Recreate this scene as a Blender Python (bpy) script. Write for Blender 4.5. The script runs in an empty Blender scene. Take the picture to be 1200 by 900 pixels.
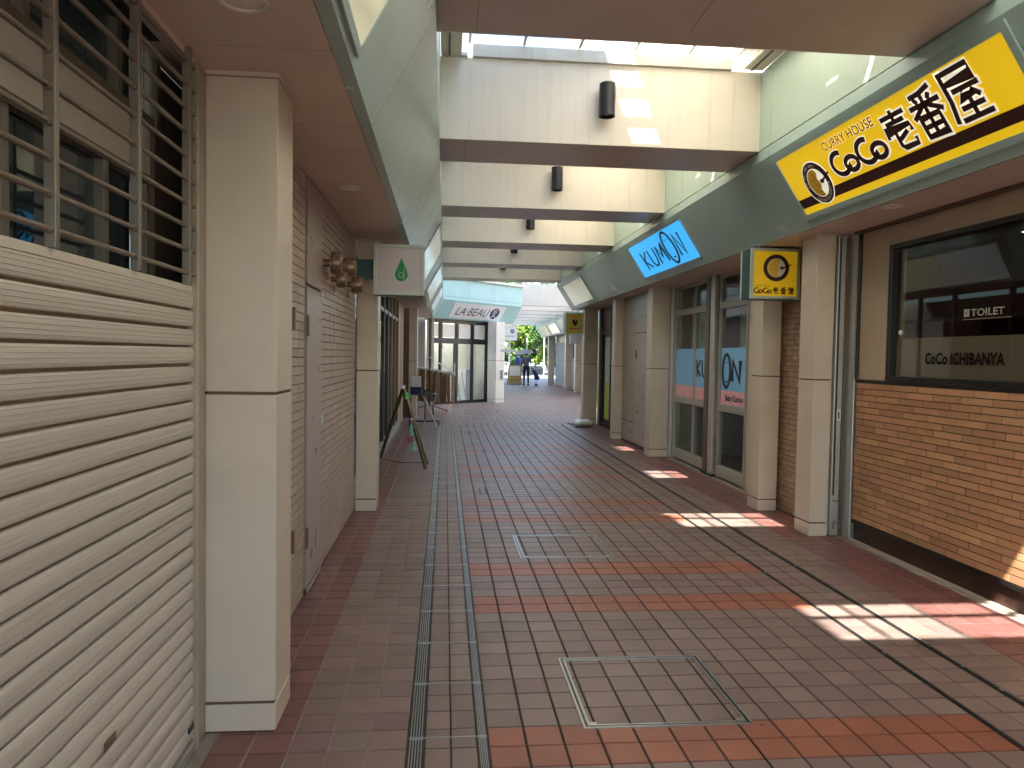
import bpy, math, random
from mathutils import Vector, Matrix
import numpy as np
random.seed(7)
S = bpy.context.scene
COL = S.collection
PI = math.pi
# ------------------------------------------------------------------ camera
F_PX, CAM_H = 872.93, 1.5196
YAW, PITCH, ROLL = 0.0902237, -0.038026, 0.0161932
fw = Vector((math.sin(YAW)*math.cos(PITCH), math.cos(YAW)*math.cos(PITCH), math.sin(PITCH)))
r0 = Vector((math.cos(YAW), -math.sin(YAW), 0)); u0 = r0.cross(fw)
rr = r0*math.cos(ROLL)+u0*math.sin(ROLL); uu = -r0*math.sin(ROLL)+u0*math.cos(ROLL)
cd = bpy.data.cameras.new('camera'); cam = bpy.data.objects.new('camera', cd); COL.objects.link(cam)
cd.sensor_fit = 'HORIZONTAL'; cd.sensor_width = 36; cd.lens = F_PX/1200*36
cd.clip_start = 0.05; cd.clip_end = 3000
cam.matrix_world = Matrix(((rr.x, uu.x, -fw.x, 0), (rr.y, uu.y, -fw.y, 0), (rr.z, uu.z, -fw.z, CAM_H), (0, 0, 0, 1)))
S.camera = cam
# ------------------------------------------------------------------ sky, sun, exposure
SUNV = Vector((.352, .60, -1)).normalized()
elev = math.asin(-SUNV.z); azim = math.atan2(-SUNV.x, -SUNV.y)
W = bpy.data.worlds.new('World'); S.world = W; W.use_nodes = True
nt = W.node_tree; nt.nodes.clear()
sky = nt.nodes.new('ShaderNodeTexSky'); sky.sky_type = 'NISHITA'; sky.sun_disc = False
sky.sun_elevation = elev; sky.sun_rotation = azim; sky.air_density = 1.0; sky.dust_density = .6; sky.ozone_density = 1.0
bg = nt.nodes.new('ShaderNodeBackground'); bg.inputs['Strength'].default_value = 0.15
wo = nt.nodes.new('ShaderNodeOutputWorld')
nt.links.new(sky.outputs[0], bg.inputs[0]); nt.links.new(bg.outputs[0], wo.inputs[0])
sl = bpy.data.lights.new('sun', 'SUN'); sl.energy = 5.0; sl.angle = math.radians(.53); sl.color = (1, .92, .80)
sun = bpy.data.objects.new('sun', sl); COL.objects.link(sun); sun.rotation_euler = SUNV.to_track_quat('-Z', 'Y').to_euler()
sun.location = (-5, -8, 15)
S.view_settings.view_transform = 'Standard'; S.view_settings.look = 'None'
S.view_settings.gamma = 1; S.view_settings.exposure = 2.58
S.cycles.use_denoising = True
S.cycles.max_bounces = 10; S.cycles.diffuse_bounces = 6; S.cycles.glossy_bounces = 4; S.cycles.transparent_max_bounces = 12
S.cycles.transmission_bounces = 6
S.cycles.caustics_reflective = False; S.cycles.caustics_refractive = False
# ------------------------------------------------------------------ materials
def lin(c):
    return tuple(v/12.92 if v <= .04045 else ((v+.055)/1.055)**2.4 for v in c)
def mat(name, col, rough=.55, metal=0, var=.10, scale=6, bump=.0, bscale=60, spec=.5, island=0, objr=0, dirt=0, dirtcol=(.08, .065, .05),
        streak=0, emit=0, emitcol=None, coat=0, stretch=(1, 1, 1), huevar=0, spots=0, spotscale=7, spotcol=(.03, .025, .02)):
    m = bpy.data.materials.new(name); m.use_nodes = True
    n = m.node_tree.nodes; l = m.node_tree.links; p = n['Principled BSDF']
    p.inputs['Roughness'].default_value = rough; p.inputs['Metallic'].default_value = metal
    p.inputs['Specular IOR Level'].default_value = spec
    if coat: p.inputs['Coat Weight'].default_value = coat; p.inputs['Coat Roughness'].default_value = .12
    tc = n.new('ShaderNodeTexCoord'); mp = n.new('ShaderNodeMapping'); l.new(tc.outputs['Object'], mp.inputs[0])
    mp.inputs['Scale'].default_value = stretch
    if objr:
        oi = n.new('ShaderNodeObjectInfo'); va = n.new('ShaderNodeVectorMath'); va.operation = 'SCALE'; va.inputs[3].default_value = 37.
        cb = n.new('ShaderNodeCombineXYZ'); l.new(oi.outputs['Random'], cb.inputs[0]); l.new(oi.outputs['Random'], cb.inputs[2])
        l.new(cb.outputs[0], va.inputs[0]); ad = n.new('ShaderNodeVectorMath'); l.new(tc.outputs['Object'], ad.inputs[0]); l.new(va.outputs[0], ad.inputs[1]); l.new(ad.outputs[0], mp.inputs[0])
    ns = n.new('ShaderNodeTexNoise'); ns.inputs['Scale'].default_value = scale; ns.inputs['Detail'].default_value = 5; l.new(mp.outputs[0], ns.inputs[0])
    mr = n.new('ShaderNodeMapRange'); mr.inputs[1].default_value = .25; mr.inputs[2].default_value = .75
    mr.inputs[3].default_value = 1-var; mr.inputs[4].default_value = 1+var; l.new(ns.outputs[0], mr.inputs[0])
    fac = mr.outputs[0]
    def mul(a, b):
        q = n.new('ShaderNodeMath'); q.operation = 'MULTIPLY'; l.new(a, q.inputs[0]); l.new(b, q.inputs[1]); return q.outputs[0]
    if island:
        g = n.new('ShaderNodeNewGeometry'); a = n.new('ShaderNodeMapRange'); a.inputs[3].default_value = 1-island; a.inputs[4].default_value = 1+island
        l.new(g.outputs['Random Per Island'], a.inputs[0]); fac = mul(fac, a.outputs[0])
    if objr:
        a = n.new('ShaderNodeMapRange'); a.inputs[3].default_value = 1-objr; a.inputs[4].default_value = 1+objr
        l.new(oi.outputs['Random'], a.inputs[0]); fac = mul(fac, a.outputs[0])
    vm = n.new('ShaderNodeVectorMath'); vm.operation = 'SCALE'; vm.inputs[0].default_value = col[:3]; l.new(fac, vm.inputs[3])
    out = vm.outputs[0]
    if huevar:
        hs = n.new('ShaderNodeHueSaturation'); w = n.new('ShaderNodeTexWhiteNoise'); w.noise_dimensions = '1D'
        src = n.new('ShaderNodeNewGeometry').outputs['Random Per Island'] if island else oi.outputs['Random']
        l.new(src, w.inputs['W']); a = n.new('ShaderNodeMapRange'); a.inputs[3].default_value = .5-huevar; a.inputs[4].default_value = .5+huevar
        l.new(w.outputs['Value'], a.inputs[0]); l.new(a.outputs[0], hs.inputs['Hue']); l.new(out, hs.inputs['Color']); out = hs.outputs[0]
    if dirt or streak:
        d = n.new('ShaderNodeTexNoise'); d.inputs['Scale'].default_value = 2.3; d.inputs['Detail'].default_value = 8; d.inputs['Roughness'].default_value = .65
        if streak:
            m2 = n.new('ShaderNodeMapping'); m2.inputs['Scale'].default_value = (9, 9, .35); l.new(tc.outputs['Object'], m2.inputs[0]); l.new(m2.outputs[0], d.inputs[0])
        else: l.new(mp.outputs[0], d.inputs[0])
        a = n.new('ShaderNodeMapRange'); a.inputs[1].default_value = .52; a.inputs[2].default_value = .8; a.inputs[4].default_value = dirt or streak
        l.new(d.outputs[0], a.inputs[0])
        mx = n.new('ShaderNodeMix'); mx.data_type = 'RGBA'; l.new(a.outputs[0], mx.inputs['Factor']); l.new(out, mx.inputs[6]); mx.inputs[7].default_value = (*dirtcol, 1); out = mx.outputs[2]
    if spots:
        ge = n.new('ShaderNodeNewGeometry')
        vo = n.new('ShaderNodeTexVoronoi'); vo.inputs['Scale'].default_value = spotscale; l.new(ge.outputs['Position'], vo.inputs[0])
        wn = n.new('ShaderNodeMapRange'); wn.inputs[1].default_value = .05+.02; wn.inputs[2].default_value = .05; wn.inputs[4].default_value = spots
        l.new(vo.outputs['Distance'], wn.inputs[0])
        cr = n.new('ShaderNodeMath'); cr.operation = 'GREATER_THAN'; cr.inputs[1].default_value = .62; sx = n.new('ShaderNodeSeparateXYZ'); l.new(vo.outputs['Color'], sx.inputs[0]); l.new(sx.outputs[0], cr.inputs[0])
        mx = n.new('ShaderNodeMix'); mx.data_type = 'RGBA'; l.new(mul(wn.outputs[0], cr.outputs[0]), mx.inputs['Factor']); l.new(out, mx.inputs[6]); mx.inputs[7].default_value = (*spotcol, 1); out = mx.outputs[2]
    l.new(out, p.inputs['Base Color'])
    rr_ = n.new('ShaderNodeMapRange'); rr_.inputs[3].default_value = max(.03, rough-.09); rr_.inputs[4].default_value = min(1, rough+.09)
    l.new(ns.outputs[0], rr_.inputs[0]); l.new(rr_.outputs[0], p.inputs['Roughness'])
    if bump:
        b = n.new('ShaderNodeBump'); b.inputs['Strength'].default_value = bump; b.inputs['Distance'].default_value = .004
        bn = n.new('ShaderNodeTexNoise'); bn.inputs['Scale'].default_value = bscale; bn.inputs['Detail'].default_value = 4; l.new(mp.outputs[0], bn.inputs[0])
        l.new(bn.outputs[0], b.inputs['Height']); l.new(b.outputs[0], p.inputs['Normal'])
    if emit:
        p.inputs['Emission Color'].default_value = (*(emitcol or col)[:3], 1); p.inputs['Emission Strength'].default_value = emit
    return m
def glass(name, tint=(.8, .85, .85), ior=1.5, amt=1.0, rough=.0, frost=0):
    m = bpy.data.materials.new(name); m.use_nodes = True
    n = m.node_tree.nodes; l = m.node_tree.links; n.clear()
    o = n.new('ShaderNodeOutputMaterial'); fr = n.new('ShaderNodeFresnel'); fr.inputs[0].default_value = ior
    gl = n.new('ShaderNodeBsdfGlossy'); gl.inputs['Roughness'].default_value = rough; tr = n.new('ShaderNodeBsdfTransparent'); tr.inputs[0].default_value = (*tint, 1)
    mx = n.new('ShaderNodeMixShader'); ge = n.new('ShaderNodeNewGeometry'); iv = n.new('ShaderNodeMath'); iv.operation = 'SUBTRACT'; iv.inputs[0].default_value = 1
    l.new(ge.outputs['Backfacing'], iv.inputs[1]); mm = n.new('ShaderNodeMath'); mm.operation = 'MULTIPLY'; l.new(fr.outputs[0], mm.inputs[0]); l.new(iv.outputs[0], mm.inputs[1])
    l.new(mm.outputs[0], mx.inputs[0]); l.new(gl.outputs[0], mx.inputs[2])
    if frost:
        tl = n.new('ShaderNodeBsdfTranslucent'); tl.inputs[0].default_value = (*tint, 1); df = n.new('ShaderNodeBsdfDiffuse'); df.inputs[0].default_value = (*tint, 1)
        m1 = n.new('ShaderNodeMixShader'); m1.inputs[0].default_value = .15; l.new(tl.outputs[0], m1.inputs[1]); l.new(df.outputs[0], m1.inputs[2])
        m2 = n.new('ShaderNodeMixShader'); m2.inputs[0].default_value = frost; l.new(tr.outputs[0], m2.inputs[1]); l.new(m1.outputs[0], m2.inputs[2]); l.new(m2.outputs[0], mx.inputs[1])
    else: l.new(tr.outputs[0], mx.inputs[1])
    l.new(mx.outputs[0], o.inputs[0]); return m
M = {}
M['tile'] = mat('tile_brown_grey', (.208, .146, .130), .42, var=.12, scale=9, bump=.25, bscale=140, island=.16, dirt=.35, huevar=.012, spots=.6, spotscale=6)
M['tile_obj'] = mat('tile_brown_grey_single', (.208, .146, .130), .42, var=.12, scale=9, bump=.25, bscale=140, objr=.14, dirt=.3, huevar=.012, spots=.6, spotscale=6)
M['orange'] = mat('tile_orange', (.29, .10, .062), .42, var=.12, scale=9, bump=.25, bscale=140, island=.12, dirt=.3)
M['orange_obj'] = mat('tile_orange_single', (.29, .10, .062), .42, var=.12, scale=9, bump=.25, bscale=140, objr=.12, dirt=.25, spots=.6, spotscale=6)
M['purple'] = mat('tile_plum', (.205, .125, .13), .42, var=.12, scale=9, bump=.2, bscale=140, island=.12, dirt=.3)
M['purple_obj'] = mat('tile_plum_single', (.205, .125, .13), .42, var=.12, scale=9, bump=.2, bscale=140, objr=.12, dirt=.3)
M['dred'] = mat('tile_dark_red', (.175, .075, .068), .38, var=.14, scale=9, bump=.2, bscale=140, island=.15, dirt=.3)
M['dred_obj'] = mat('tile_dark_red_single', (.175, .075, .068), .38, var=.14, scale=9, bump=.2, bscale=140, objr=.15, dirt=.3, spots=.6, spotscale=6)
M['grout_d'] = mat('grout_dark', (.035, .029, .024), .9, var=.3, scale=14, bump=.3)
M['grout_l'] = mat('grout_pale', (.27, .235, .20), .9, var=.25, scale=14, bump=.3, dirt=.6)
M['steel'] = mat('stainless_steel', (.42, .44, .45), .32, metal=.9, var=.15, scale=20)
M['steel_dark'] = mat('dark_steel', (.06, .062, .065), .45, metal=.6, var=.2)
M['pillar'] = mat('pillar_cream_panel', (.60, .53, .43), .33, var=.05, scale=3, bump=.04, bscale=30, dirt=.22, dirtcol=(.25, .2, .14), spots=.35, spotscale=11, spotcol=(.22, .16, .1))
M['pillar_joint'] = mat('joint_brown', (.12, .08, .045), .7)
M['soffit'] = mat('soffit_pink_beige', (.66, .56, .49), .45, var=.06, scale=2, dirt=.14, dirtcol=(.12, .08, .06), spots=.3, spotscale=9, spotcol=(.15, .1, .07))
M['green'] = mat('fascia_grey_green', (.37, .515, .50), .24, var=.05, scale=2.5, streak=.10, dirtcol=(.25, .32, .28))
M['greenpale'] = mat('wall_pale_green', (.42, .56, .50), .35, var=.05, scale=2.5, streak=.25, dirtcol=(.33, .36, .28))
M['aqua'] = mat('fascia_aqua', (.36, .60, .62), .35, var=.05, scale=2.5)
M['joint'] = mat('joint_dark', (.045, .05, .045), .8)
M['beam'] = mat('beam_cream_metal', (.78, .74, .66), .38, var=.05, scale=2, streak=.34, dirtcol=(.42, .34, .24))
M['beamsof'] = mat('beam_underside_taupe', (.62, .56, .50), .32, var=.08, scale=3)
M['white'] = mat('white_paint', (.72, .71, .67), .45, var=.05, dirt=.12)
M['flash'] = mat('flashing_white', (.68, .66, .60), .5, var=.06, streak=.2)
M['frame'] = mat('window_frame_grey_beige', (.40, .385, .34), .4, metal=.15, var=.05)
M['bronze'] = mat('bronze_frame', (.16, .11, .075), .4, metal=.5, var=.1)
M['tan'] = mat('tan_panel', (.30, .22, .15), .4, var=.06)
M['black'] = mat('black_frame', (.012, .011, .011), .35, var=.1)
M['lampblack'] = mat('lamp_black_metal', (.018, .02, .023), .35, metal=.3)
M['navyframe'] = mat('shopfront_black_frame', (.014, .018, .026), .35)
M['walltile'] = mat('wall_tile_beige', (.42, .345, .28), .36, var=.08, scale=12, island=.10, objr=0, dirt=.12)
M['walltile2'] = mat('wall_tile_tan', (.38, .26, .17), .25, var=.08, scale=12, island=.12, dirt=.12)
M['walltile3'] = mat('wall_tile_grey', (.42, .38, .36), .3, var=.08, scale=12, island=.10)
M['wallgrout'] = mat('wall_grout', (.11, .075, .055), .9)
M['brick'] = mat('brick_tile_orange', (.47, .25, .135), .45, var=.12, scale=8, objr=.20, bump=.35, bscale=120, huevar=.008, stretch=(1, 1, 2.5))
M['brickj'] = mat('brick_tile_orange_far', (.47, .25, .135), .45, var=.12, scale=8, island=.20, bump=.35, bscale=120)
M['brickgrout'] = mat('brick_grout', (.11, .07, .045), .9)
M['plinth'] = mat('plinth_dark_red', (.035, .014, .010), .4, var=.3, dirt=.3, dirtcol=(.12, .08, .06))
M['door'] = mat('door_taupe', (.36, .30, .27), .3, var=.04)
M['slat'] = mat('shutter_slat', (.55, .515, .46), .42, metal=.1, var=.08, scale=3, objr=.05, bump=.35, bscale=5, stretch=(1, .08, 14), dirt=.22, dirtcol=(.28, .22, .15))
M['groove'] = mat('shutter_groove', (.27, .20, .125), .7, var=.2)
M['slatband'] = mat('shutter_band', (.60, .56, .49), .42, var=.04)
M['inkblack'] = mat('ink_black', (.012, .008, .006), .8, spec=.05)
M['rail'] = mat('guide_rail', (.40, .34, .26), .4, metal=.35, var=.15, dirt=.3)
M['grille'] = mat('grille_pipe', (.22, .185, .145), .4, metal=.4, var=.15, dirt=.2)
M['alum'] = mat('aluminium', (.50, .49, .46), .36, metal=.6, var=.1, dirt=.15)
M['brass'] = mat('aged_brass', (.24, .155, .10), .4, metal=.6, var=.2)
M['yellow'] = mat('sign_yellow_lit', (.80, .52, .015), .4, var=.05, scale=2, emit=.10, emitcol=(.85, .55, .01))
M['yellow2'] = mat('hanging_sign_yellow', (.72, .46, .02), .4, var=.04, emit=.04, emitcol=(.8, .5, .01))
M['olive'] = mat('hanging_sign_olive', (.50, .40, .06), .45, var=.05)
M['choc'] = mat('sign_brown', (.045, .008, .006), .5, var=.05)
M['cream'] = mat('sign_cream', (.80, .76, .64), .5, var=.03)
M['creamlit'] = mat('sign_cream_lit', (.85, .82, .72), .5, var=.03, emit=.10, emitcol=(.9, .86, .72))
M['currydot'] = mat('sign_orange_dot', (.70, .22, .02), .5)
M['curry'] = mat('sign_curry_yellow', (.82, .55, .05), .5)
M['blue'] = mat('sign_blue_lit', (.07, .42, .85), .35, var=.05, scale=2, emit=.16, emitcol=(.03, .42, .95))
M['filmblue'] = mat('film_light_blue', (.22, .58, .95), .3, var=.03)
M['filmpink'] = mat('film_pink', (.90, .46, .50), .3, var=.03)
M['navy'] = mat('sign_navy', (.008, .012, .05), .5)
M['lightbox'] = mat('blank_light_box_cream', (.78, .78, .60), .12, var=.05, scale=1.5, emit=.05, emitcol=(.8, .8, .55), coat=.5)  # unlit panel, a faint glow is put into its colour
M['lightboxw'] = mat('blank_light_box_white', (.78, .82, .82), .12, var=.05, scale=1.5, emit=.05, emitcol=(.8, .85, .85), coat=.5)  # unlit like the cream one, with the same faint glow added
M['signface'] = mat('sign_face_lilac_grey', (.52, .49, .51), .35, var=.02)
M['signframe'] = mat('sign_frame_pale_green', (.46, .56, .49), .35, var=.03)
M['teal'] = mat('bracket_teal', (.02, .075, .085), .5)
M['dropgreen'] = mat('drop_green', (.0, .24, .07), .5)
M['glass'] = glass('glass_clear', (.86, .9, .9))
M['glassdark'] = glass('glass_dark', (.35, .4, .4), 1.65)
M['glassk'] = glass('glass_classroom', (.80, .90, .88), 1.6)
M['beige'] = mat('beige_panel', (.46, .365, .255), .4, var=.05, streak=.12, dirtcol=(.3, .22, .15))
M['darkframe'] = mat('window_frame_dark', (.17, .15, .12), .45, metal=.2)
M['glassrest'] = glass('glass_restaurant', (.75, .72, .68), 1.75)
M['roofclear'] = glass('roof_glass_clear', (.93, .96, .97), 1.3)
M['rooffrost'] = glass('roof_glass_frosted', (.90, .86, .78), 1.2, frost=1.0)
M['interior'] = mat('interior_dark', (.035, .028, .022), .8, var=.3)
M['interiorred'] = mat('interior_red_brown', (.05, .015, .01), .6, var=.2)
M['interiorlight'] = mat('interior_light', (.6, .6, .57), .8)
M['interiorgrey'] = mat('interior_grey', (.22, .22, .21), .8, var=.15)
M['frostfilm'] = mat('frosted_film', (.46, .45, .38), .35, var=.04)
M['building'] = mat('upper_wall_cream', (.76, .74, .68), .6, var=.06, streak=.15)
M['wood'] = mat('wood_brown', (.13, .088, .048), .45, var=.25, scale=5, stretch=(8, 8, .6))
M['towel'] = mat('towel_brown', (.22, .12, .06), .95, var=.15, objr=.35, bump=.5, bscale=200)
M['towel2'] = mat('towel_tan', (.40, .27, .15), .95, var=.15, objr=.2, bump=.5, bscale=200)
M['plasticwhite'] = mat('white_plastic', (.72, .74, .76), .35, var=.02)
M['greenplastic'] = mat('green_plastic', (.08, .55, .06), .35)
M['mint'] = mat('mint_plastic', (.30, .55, .42), .35)
M['red'] = mat('red_plastic', (.42, .03, .04), .4)
M['asphalt'] = mat('plaza_paving', (.22, .21, .20), .8, var=.1, scale=3, bump=.2)
M['boardtan'] = mat('board_tan', (.52, .38, .13), .6, var=.15)
M['leaf'] = mat('leaf_yellow_green', (.16, .25, .035), .6, var=.2, scale=2, island=.45, huevar=.03)
M['leaf2'] = mat('leaf_green', (.055, .13, .03), .6, var=.2, scale=2, island=.45, huevar=.03)
M['bark'] = mat('bark', (.12, .09, .065), .9, var=.3, bump=.6, bscale=20)
M['skin'] = mat('skin', (.50, .32, .24), .6)
M['jacket'] = mat('jacket_grey', (.13, .135, .15), .85, var=.1)
M['trousers'] = mat('trousers_black', (.012, .012, .015), .8)
M['hair'] = mat('hair_black', (.012, .01, .01), .5)
M['umb'] = glass('umbrella_film', (.80, .78, .83), 1.3, frost=.75)
M['bagnavy'] = mat('bag_navy', (.015, .03, .12), .7)
M['concrete'] = mat('concrete_grey', (.36, .37, .37), .8, var=.1, streak=.2)
def wave_metal(m):
    # soft vertical ripples in the sheet, seen as wavy reflections
    n = m.node_tree.nodes; l = m.node_tree.links; p = n['Principled BSDF']
    b = n.new('ShaderNodeBump'); b.inputs['Strength'].default_value = .2; b.inputs['Distance'].default_value = .02
    t = n.new('ShaderNodeTexNoise'); t.inputs['Scale'].default_value = 1.6; t.inputs['Detail'].default_value = 1
    tc = n.new('ShaderNodeTexCoord'); l.new(tc.outputs['Object'], t.inputs[0]); l.new(t.outputs[0], b.inputs['Height']); l.new(b.outputs[0], p.inputs['Normal'])
wave_metal(M['green']); wave_metal(M['lightbox']); wave_metal(M['lightboxw'])
# ------------------------------------------------------------------ mesh helpers
class MB:
    def __init__(s): s.v = []; s.f = []; s.mi = []
    def add(s, vs, fs, mi=0):
        o = len(s.v); s.v += [tuple(v) for v in vs]; s.f += [tuple(o+i for i in f) for f in fs]; s.mi += [mi]*len(fs); return s
    def box(s, x0, x1, y0, y1, z0, z1, mi=0):
        if x0 > x1: x0, x1 = x1, x0
        if y0 > y1: y0, y1 = y1, y0
        if z0 > z1: z0, z1 = z1, z0
        return s.add([(x0, y0, z0), (x1, y0, z0), (x1, y1, z0), (x0, y1, z0), (x0, y0, z1), (x1, y0, z1), (x1, y1, z1), (x0, y1, z1)],
                     [(0, 3, 2, 1), (4, 5, 6, 7), (0, 1, 5, 4), (1, 2, 6, 5), (2, 3, 7, 6), (3, 0, 4, 7)], mi)
    def obox(s, c, ax, ay, az, mi=0):   # oriented box: centre + 3 half vectors
        c, ax, ay, az = map(Vector, (c, ax, ay, az))
        vs = [c+ax*i+ay*j+az*k for k in (-1, 1) for i, j in ((-1, -1), (1, -1), (1, 1), (-1, 1))]
        return s.add(vs, [(0, 3, 2, 1), (4, 5, 6, 7), (0, 1, 5, 4), (1, 2, 6, 5), (2, 3, 7, 6), (3, 0, 4, 7)], mi)
    def prism_y(s, prof, y0, y1, mi=0):  # prof: (x,z) list, extruded along y
        n = len(prof); vs = [(x, y0, z) for x, z in prof]+[(x, y1, z) for x, z in prof]
        fs = [tuple(range(n)), tuple(range(2*n-1, n-1, -1))]+[(i, i+n, (i+1) % n+n, (i+1) % n) for i in range(n)]
        return s.add(vs, fs, mi)
    def tube(s, p0, p1, r, n=10, r2=None, mi=0, cap=True):
        p0, p1 = Vector(p0), Vector(p1); d = (p1-p0).normalized(); a = d.orthogonal().normalized(); b = d.cross(a); r2 = r if r2 is None else r2
        vs = [p0+(a*math.cos(2*PI*i/n)+b*math.sin(2*PI*i/n))*r for i in range(n)]+[p1+(a*math.cos(2*PI*i/n)+b*math.sin(2*PI*i/n))*r2 for i in range(n)]
        fs = [(i, (i+1) % n, (i+1) % n+n, i+n) for i in range(n)]
        if cap: fs += [tuple(range(n-1, -1, -1)), tuple(range(n, 2*n))]
        return s.add(vs, fs, mi)
    def path(s, pts, r, n=8):
        for a, b in zip(pts, pts[1:]): s.tube(a, b, r, n)
        return s
    def lathe(s, prof, c=(0, 0, 0), ax=(0, 0, 1), n=20):  # prof (r,h)
        ax = Vector(ax).normalized(); a = ax.orthogonal().normalized(); b = ax.cross(a); c = Vector(c); vs = []
        for r, h in prof: vs += [c+ax*h+(a*math.cos(2*PI*i/n)+b*math.sin(2*PI*i/n))*r for i in range(n)]
        fs = [(k*n+i, k*n+(i+1) % n, (k+1)*n+(i+1) % n, (k+1)*n+i) for k in range(len(prof)-1) for i in range(n)]
        return s.add(vs, fs)
    def build(s, name, m, parent=None, bevel=0, smooth=False, local=False, loc=None, seg=2):
        me = bpy.data.meshes.new(name)
        off = Vector((0, 0, 0))
        if parent is not None and not local:
            q = parent
            while q is not None: off += q.location; q = q.parent
        me.from_pydata([tuple(Vector(v)-off) for v in s.v], [], s.f)
        for x in (m if isinstance(m, (list, tuple)) else [m]): me.materials.append(M[x] if isinstance(x, str) else x)
        if any(s.mi): me.polygons.foreach_set('material_index', s.mi)
        if smooth: me.shade_smooth()
        me.update()
        o = bpy.data.objects.new(name, me); COL.objects.link(o)
        if parent is not None: o.parent = parent
        if loc: o.location = loc
        if smooth:
            try: me.set_sharp_from_angle(angle=math.radians(40))
            except Exception: pass
        if bevel:
            b = o.modifiers.new('bevel', 'BEVEL'); b.width = bevel; b.segments = seg; b.limit_method = 'ANGLE'; b.angle_limit = math.radians(40)
        return o
def B(*a): return MB().box(*a)
def tag(o, label=None, cat=None, group=None, kind=None):
    if label: o['label'] = label
    if cat: o['category'] = cat
    if group: o['group'] = group
    if kind: o['kind'] = kind
    return o
def thing(name, loc, label, cat, group=None):
    o = bpy.data.objects.new(name, None); COL.objects.link(o); o.location = loc; o.empty_display_size = .1
    return tag(o, label, cat, group)
def copy_tree(o, parent=None):
    c = o.copy(); COL.objects.link(c); c.parent = parent
    for ch in list(o.children): copy_tree(ch, c)
    return c
def flat(name, m, parent, pts, t=.002, mtx=None, local=False):
    """flat printed shape: 2-d outline polygon(s) (lists of (u,v)) given depth t, placed by mtx (world)"""
    mb = MB()
    for poly in pts:
        n = len(poly); vs = [mtx @ Vector((u, v, 0)) for u, v in poly]+[mtx @ Vector((u, v, t)) for u, v in poly]
        mb.add(vs, [tuple(range(n-1, -1, -1)), tuple(range(n, 2*n))]+[(i, (i+1) % n, (i+1) % n+n, i+n) for i in range(n)])
    return mb.build(name, m, parent, local=local)
def ellipse(cx, cy, rx, ry, n=32): return [(cx+rx*math.cos(2*PI*i/n), cy+ry*math.sin(2*PI*i/n)) for i in range(n)]
def ring(cx, cy, rx, ry, w, n=40, a0=0, a1=2*PI):
    """quads of an elliptical band"""
    out = []
    for i in range(n):
        a, b = a0+(a1-a0)*i/n, a0+(a1-a0)*(i+1)/n
        out.append([(cx+rx*math.cos(a), cy+ry*math.sin(a)), (cx+rx*math.cos(b), cy+ry*math.sin(b)),
                    (cx+(rx-w)*math.cos(b), cy+(ry-w)*math.sin(b)), (cx+(rx-w)*math.cos(a), cy+(ry-w)*math.sin(a))][::-1])
    return out
def stroke(pts, w):
    """one ribbon polygon along pts with mitred joints"""
    L, Rr = [], []
    n = len(pts); closed = False
    for i, (x, y) in enumerate(pts):
        p = pts[max(i-1, 0)]; q = pts[min(i+1, n-1)]
        dx, dy = q[0]-p[0], q[1]-p[1]; d = math.hypot(dx, dy) or 1; nx, ny = -dy/d, dx/d
        k = 1.0
        if 0 < i < n-1:
            ax, ay = x-p[0], y-p[1]; al = math.hypot(ax, ay) or 1; k = 1/max(.45, abs((-ay/al)*nx+(ax/al)*ny))
        ww = (w[i] if isinstance(w, (list, tuple)) else w)/2*k
        L.append((x+nx*ww, y+ny*ww)); Rr.append((x-nx*ww, y-ny*ww))
    return [[Rr[i], Rr[i+1], L[i+1], L[i]] for i in range(n-1)]
def arc(cx, cy, rx, ry, a0, a1, n=24): return [(cx+rx*math.cos(math.radians(a0+(a1-a0)*i/n)), cy+ry*math.sin(math.radians(a0+(a1-a0)*i/n))) for i in range(n+1)]
def text(name, body, m, parent, mtx, width=None, height=None, offset=0, shear=0, t=.001, label=None, anchor='L'):
    cu = bpy.data.curves.new('t', 'FONT'); cu.body = body; cu.size = 1; cu.extrude = 0; cu.offset = offset; cu.shear = shear
    cu.resolution_u = 3
    o = bpy.data.objects.new('t', cu); COL.objects.link(o)
    bpy.context.view_layer.update()
    dg = bpy.context.evaluated_depsgraph_get(); me = bpy.data.meshes.new_from_object(o.evaluated_get(dg))
    bpy.data.objects.remove(o)
    xs = [v.co.x for v in me.vertices]; ys = [v.co.y for v in me.vertices]
    x0, x1, y0, y1 = min(xs), max(xs), min(ys), max(ys)
    sx = (width/(x1-x0)) if width else None; sy = (height/(y1-y0)) if height else None
    if sx is None: sx = sy
    if sy is None: sy = sx
    off = Vector((0, 0, 0)); q = parent
    while q is not None: off += q.location; q = q.parent
    ox = x0 if anchor == 'L' else (x0+x1)/2
    for v in me.vertices:
        v.co = mtx @ Vector(((v.co.x-ox)*sx, (v.co.y-(y0 if anchor == 'L' else (y0+y1)/2))*sy, t)) - off
    me.materials.clear(); me.materials.append(M[m])
    for p in me.polygons: p.material_index = 0
    o = bpy.data.objects.new(name, me); COL.objects.link(o); o.parent = parent
    if label: o['label'] = label
    return o
def frame_mtx(origin, ux, uy):
    ux = Vector(ux).normalized(); uy = Vector(uy).normalized(); uz = ux.cross(uy); o = Vector(origin)
    return Matrix(((ux.x, uy.x, uz.x, o.x), (ux.y, uy.y, uz.y, o.y), (ux.z, uy.z, uz.z, o.z), (0, 0, 0, 1)))
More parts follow.
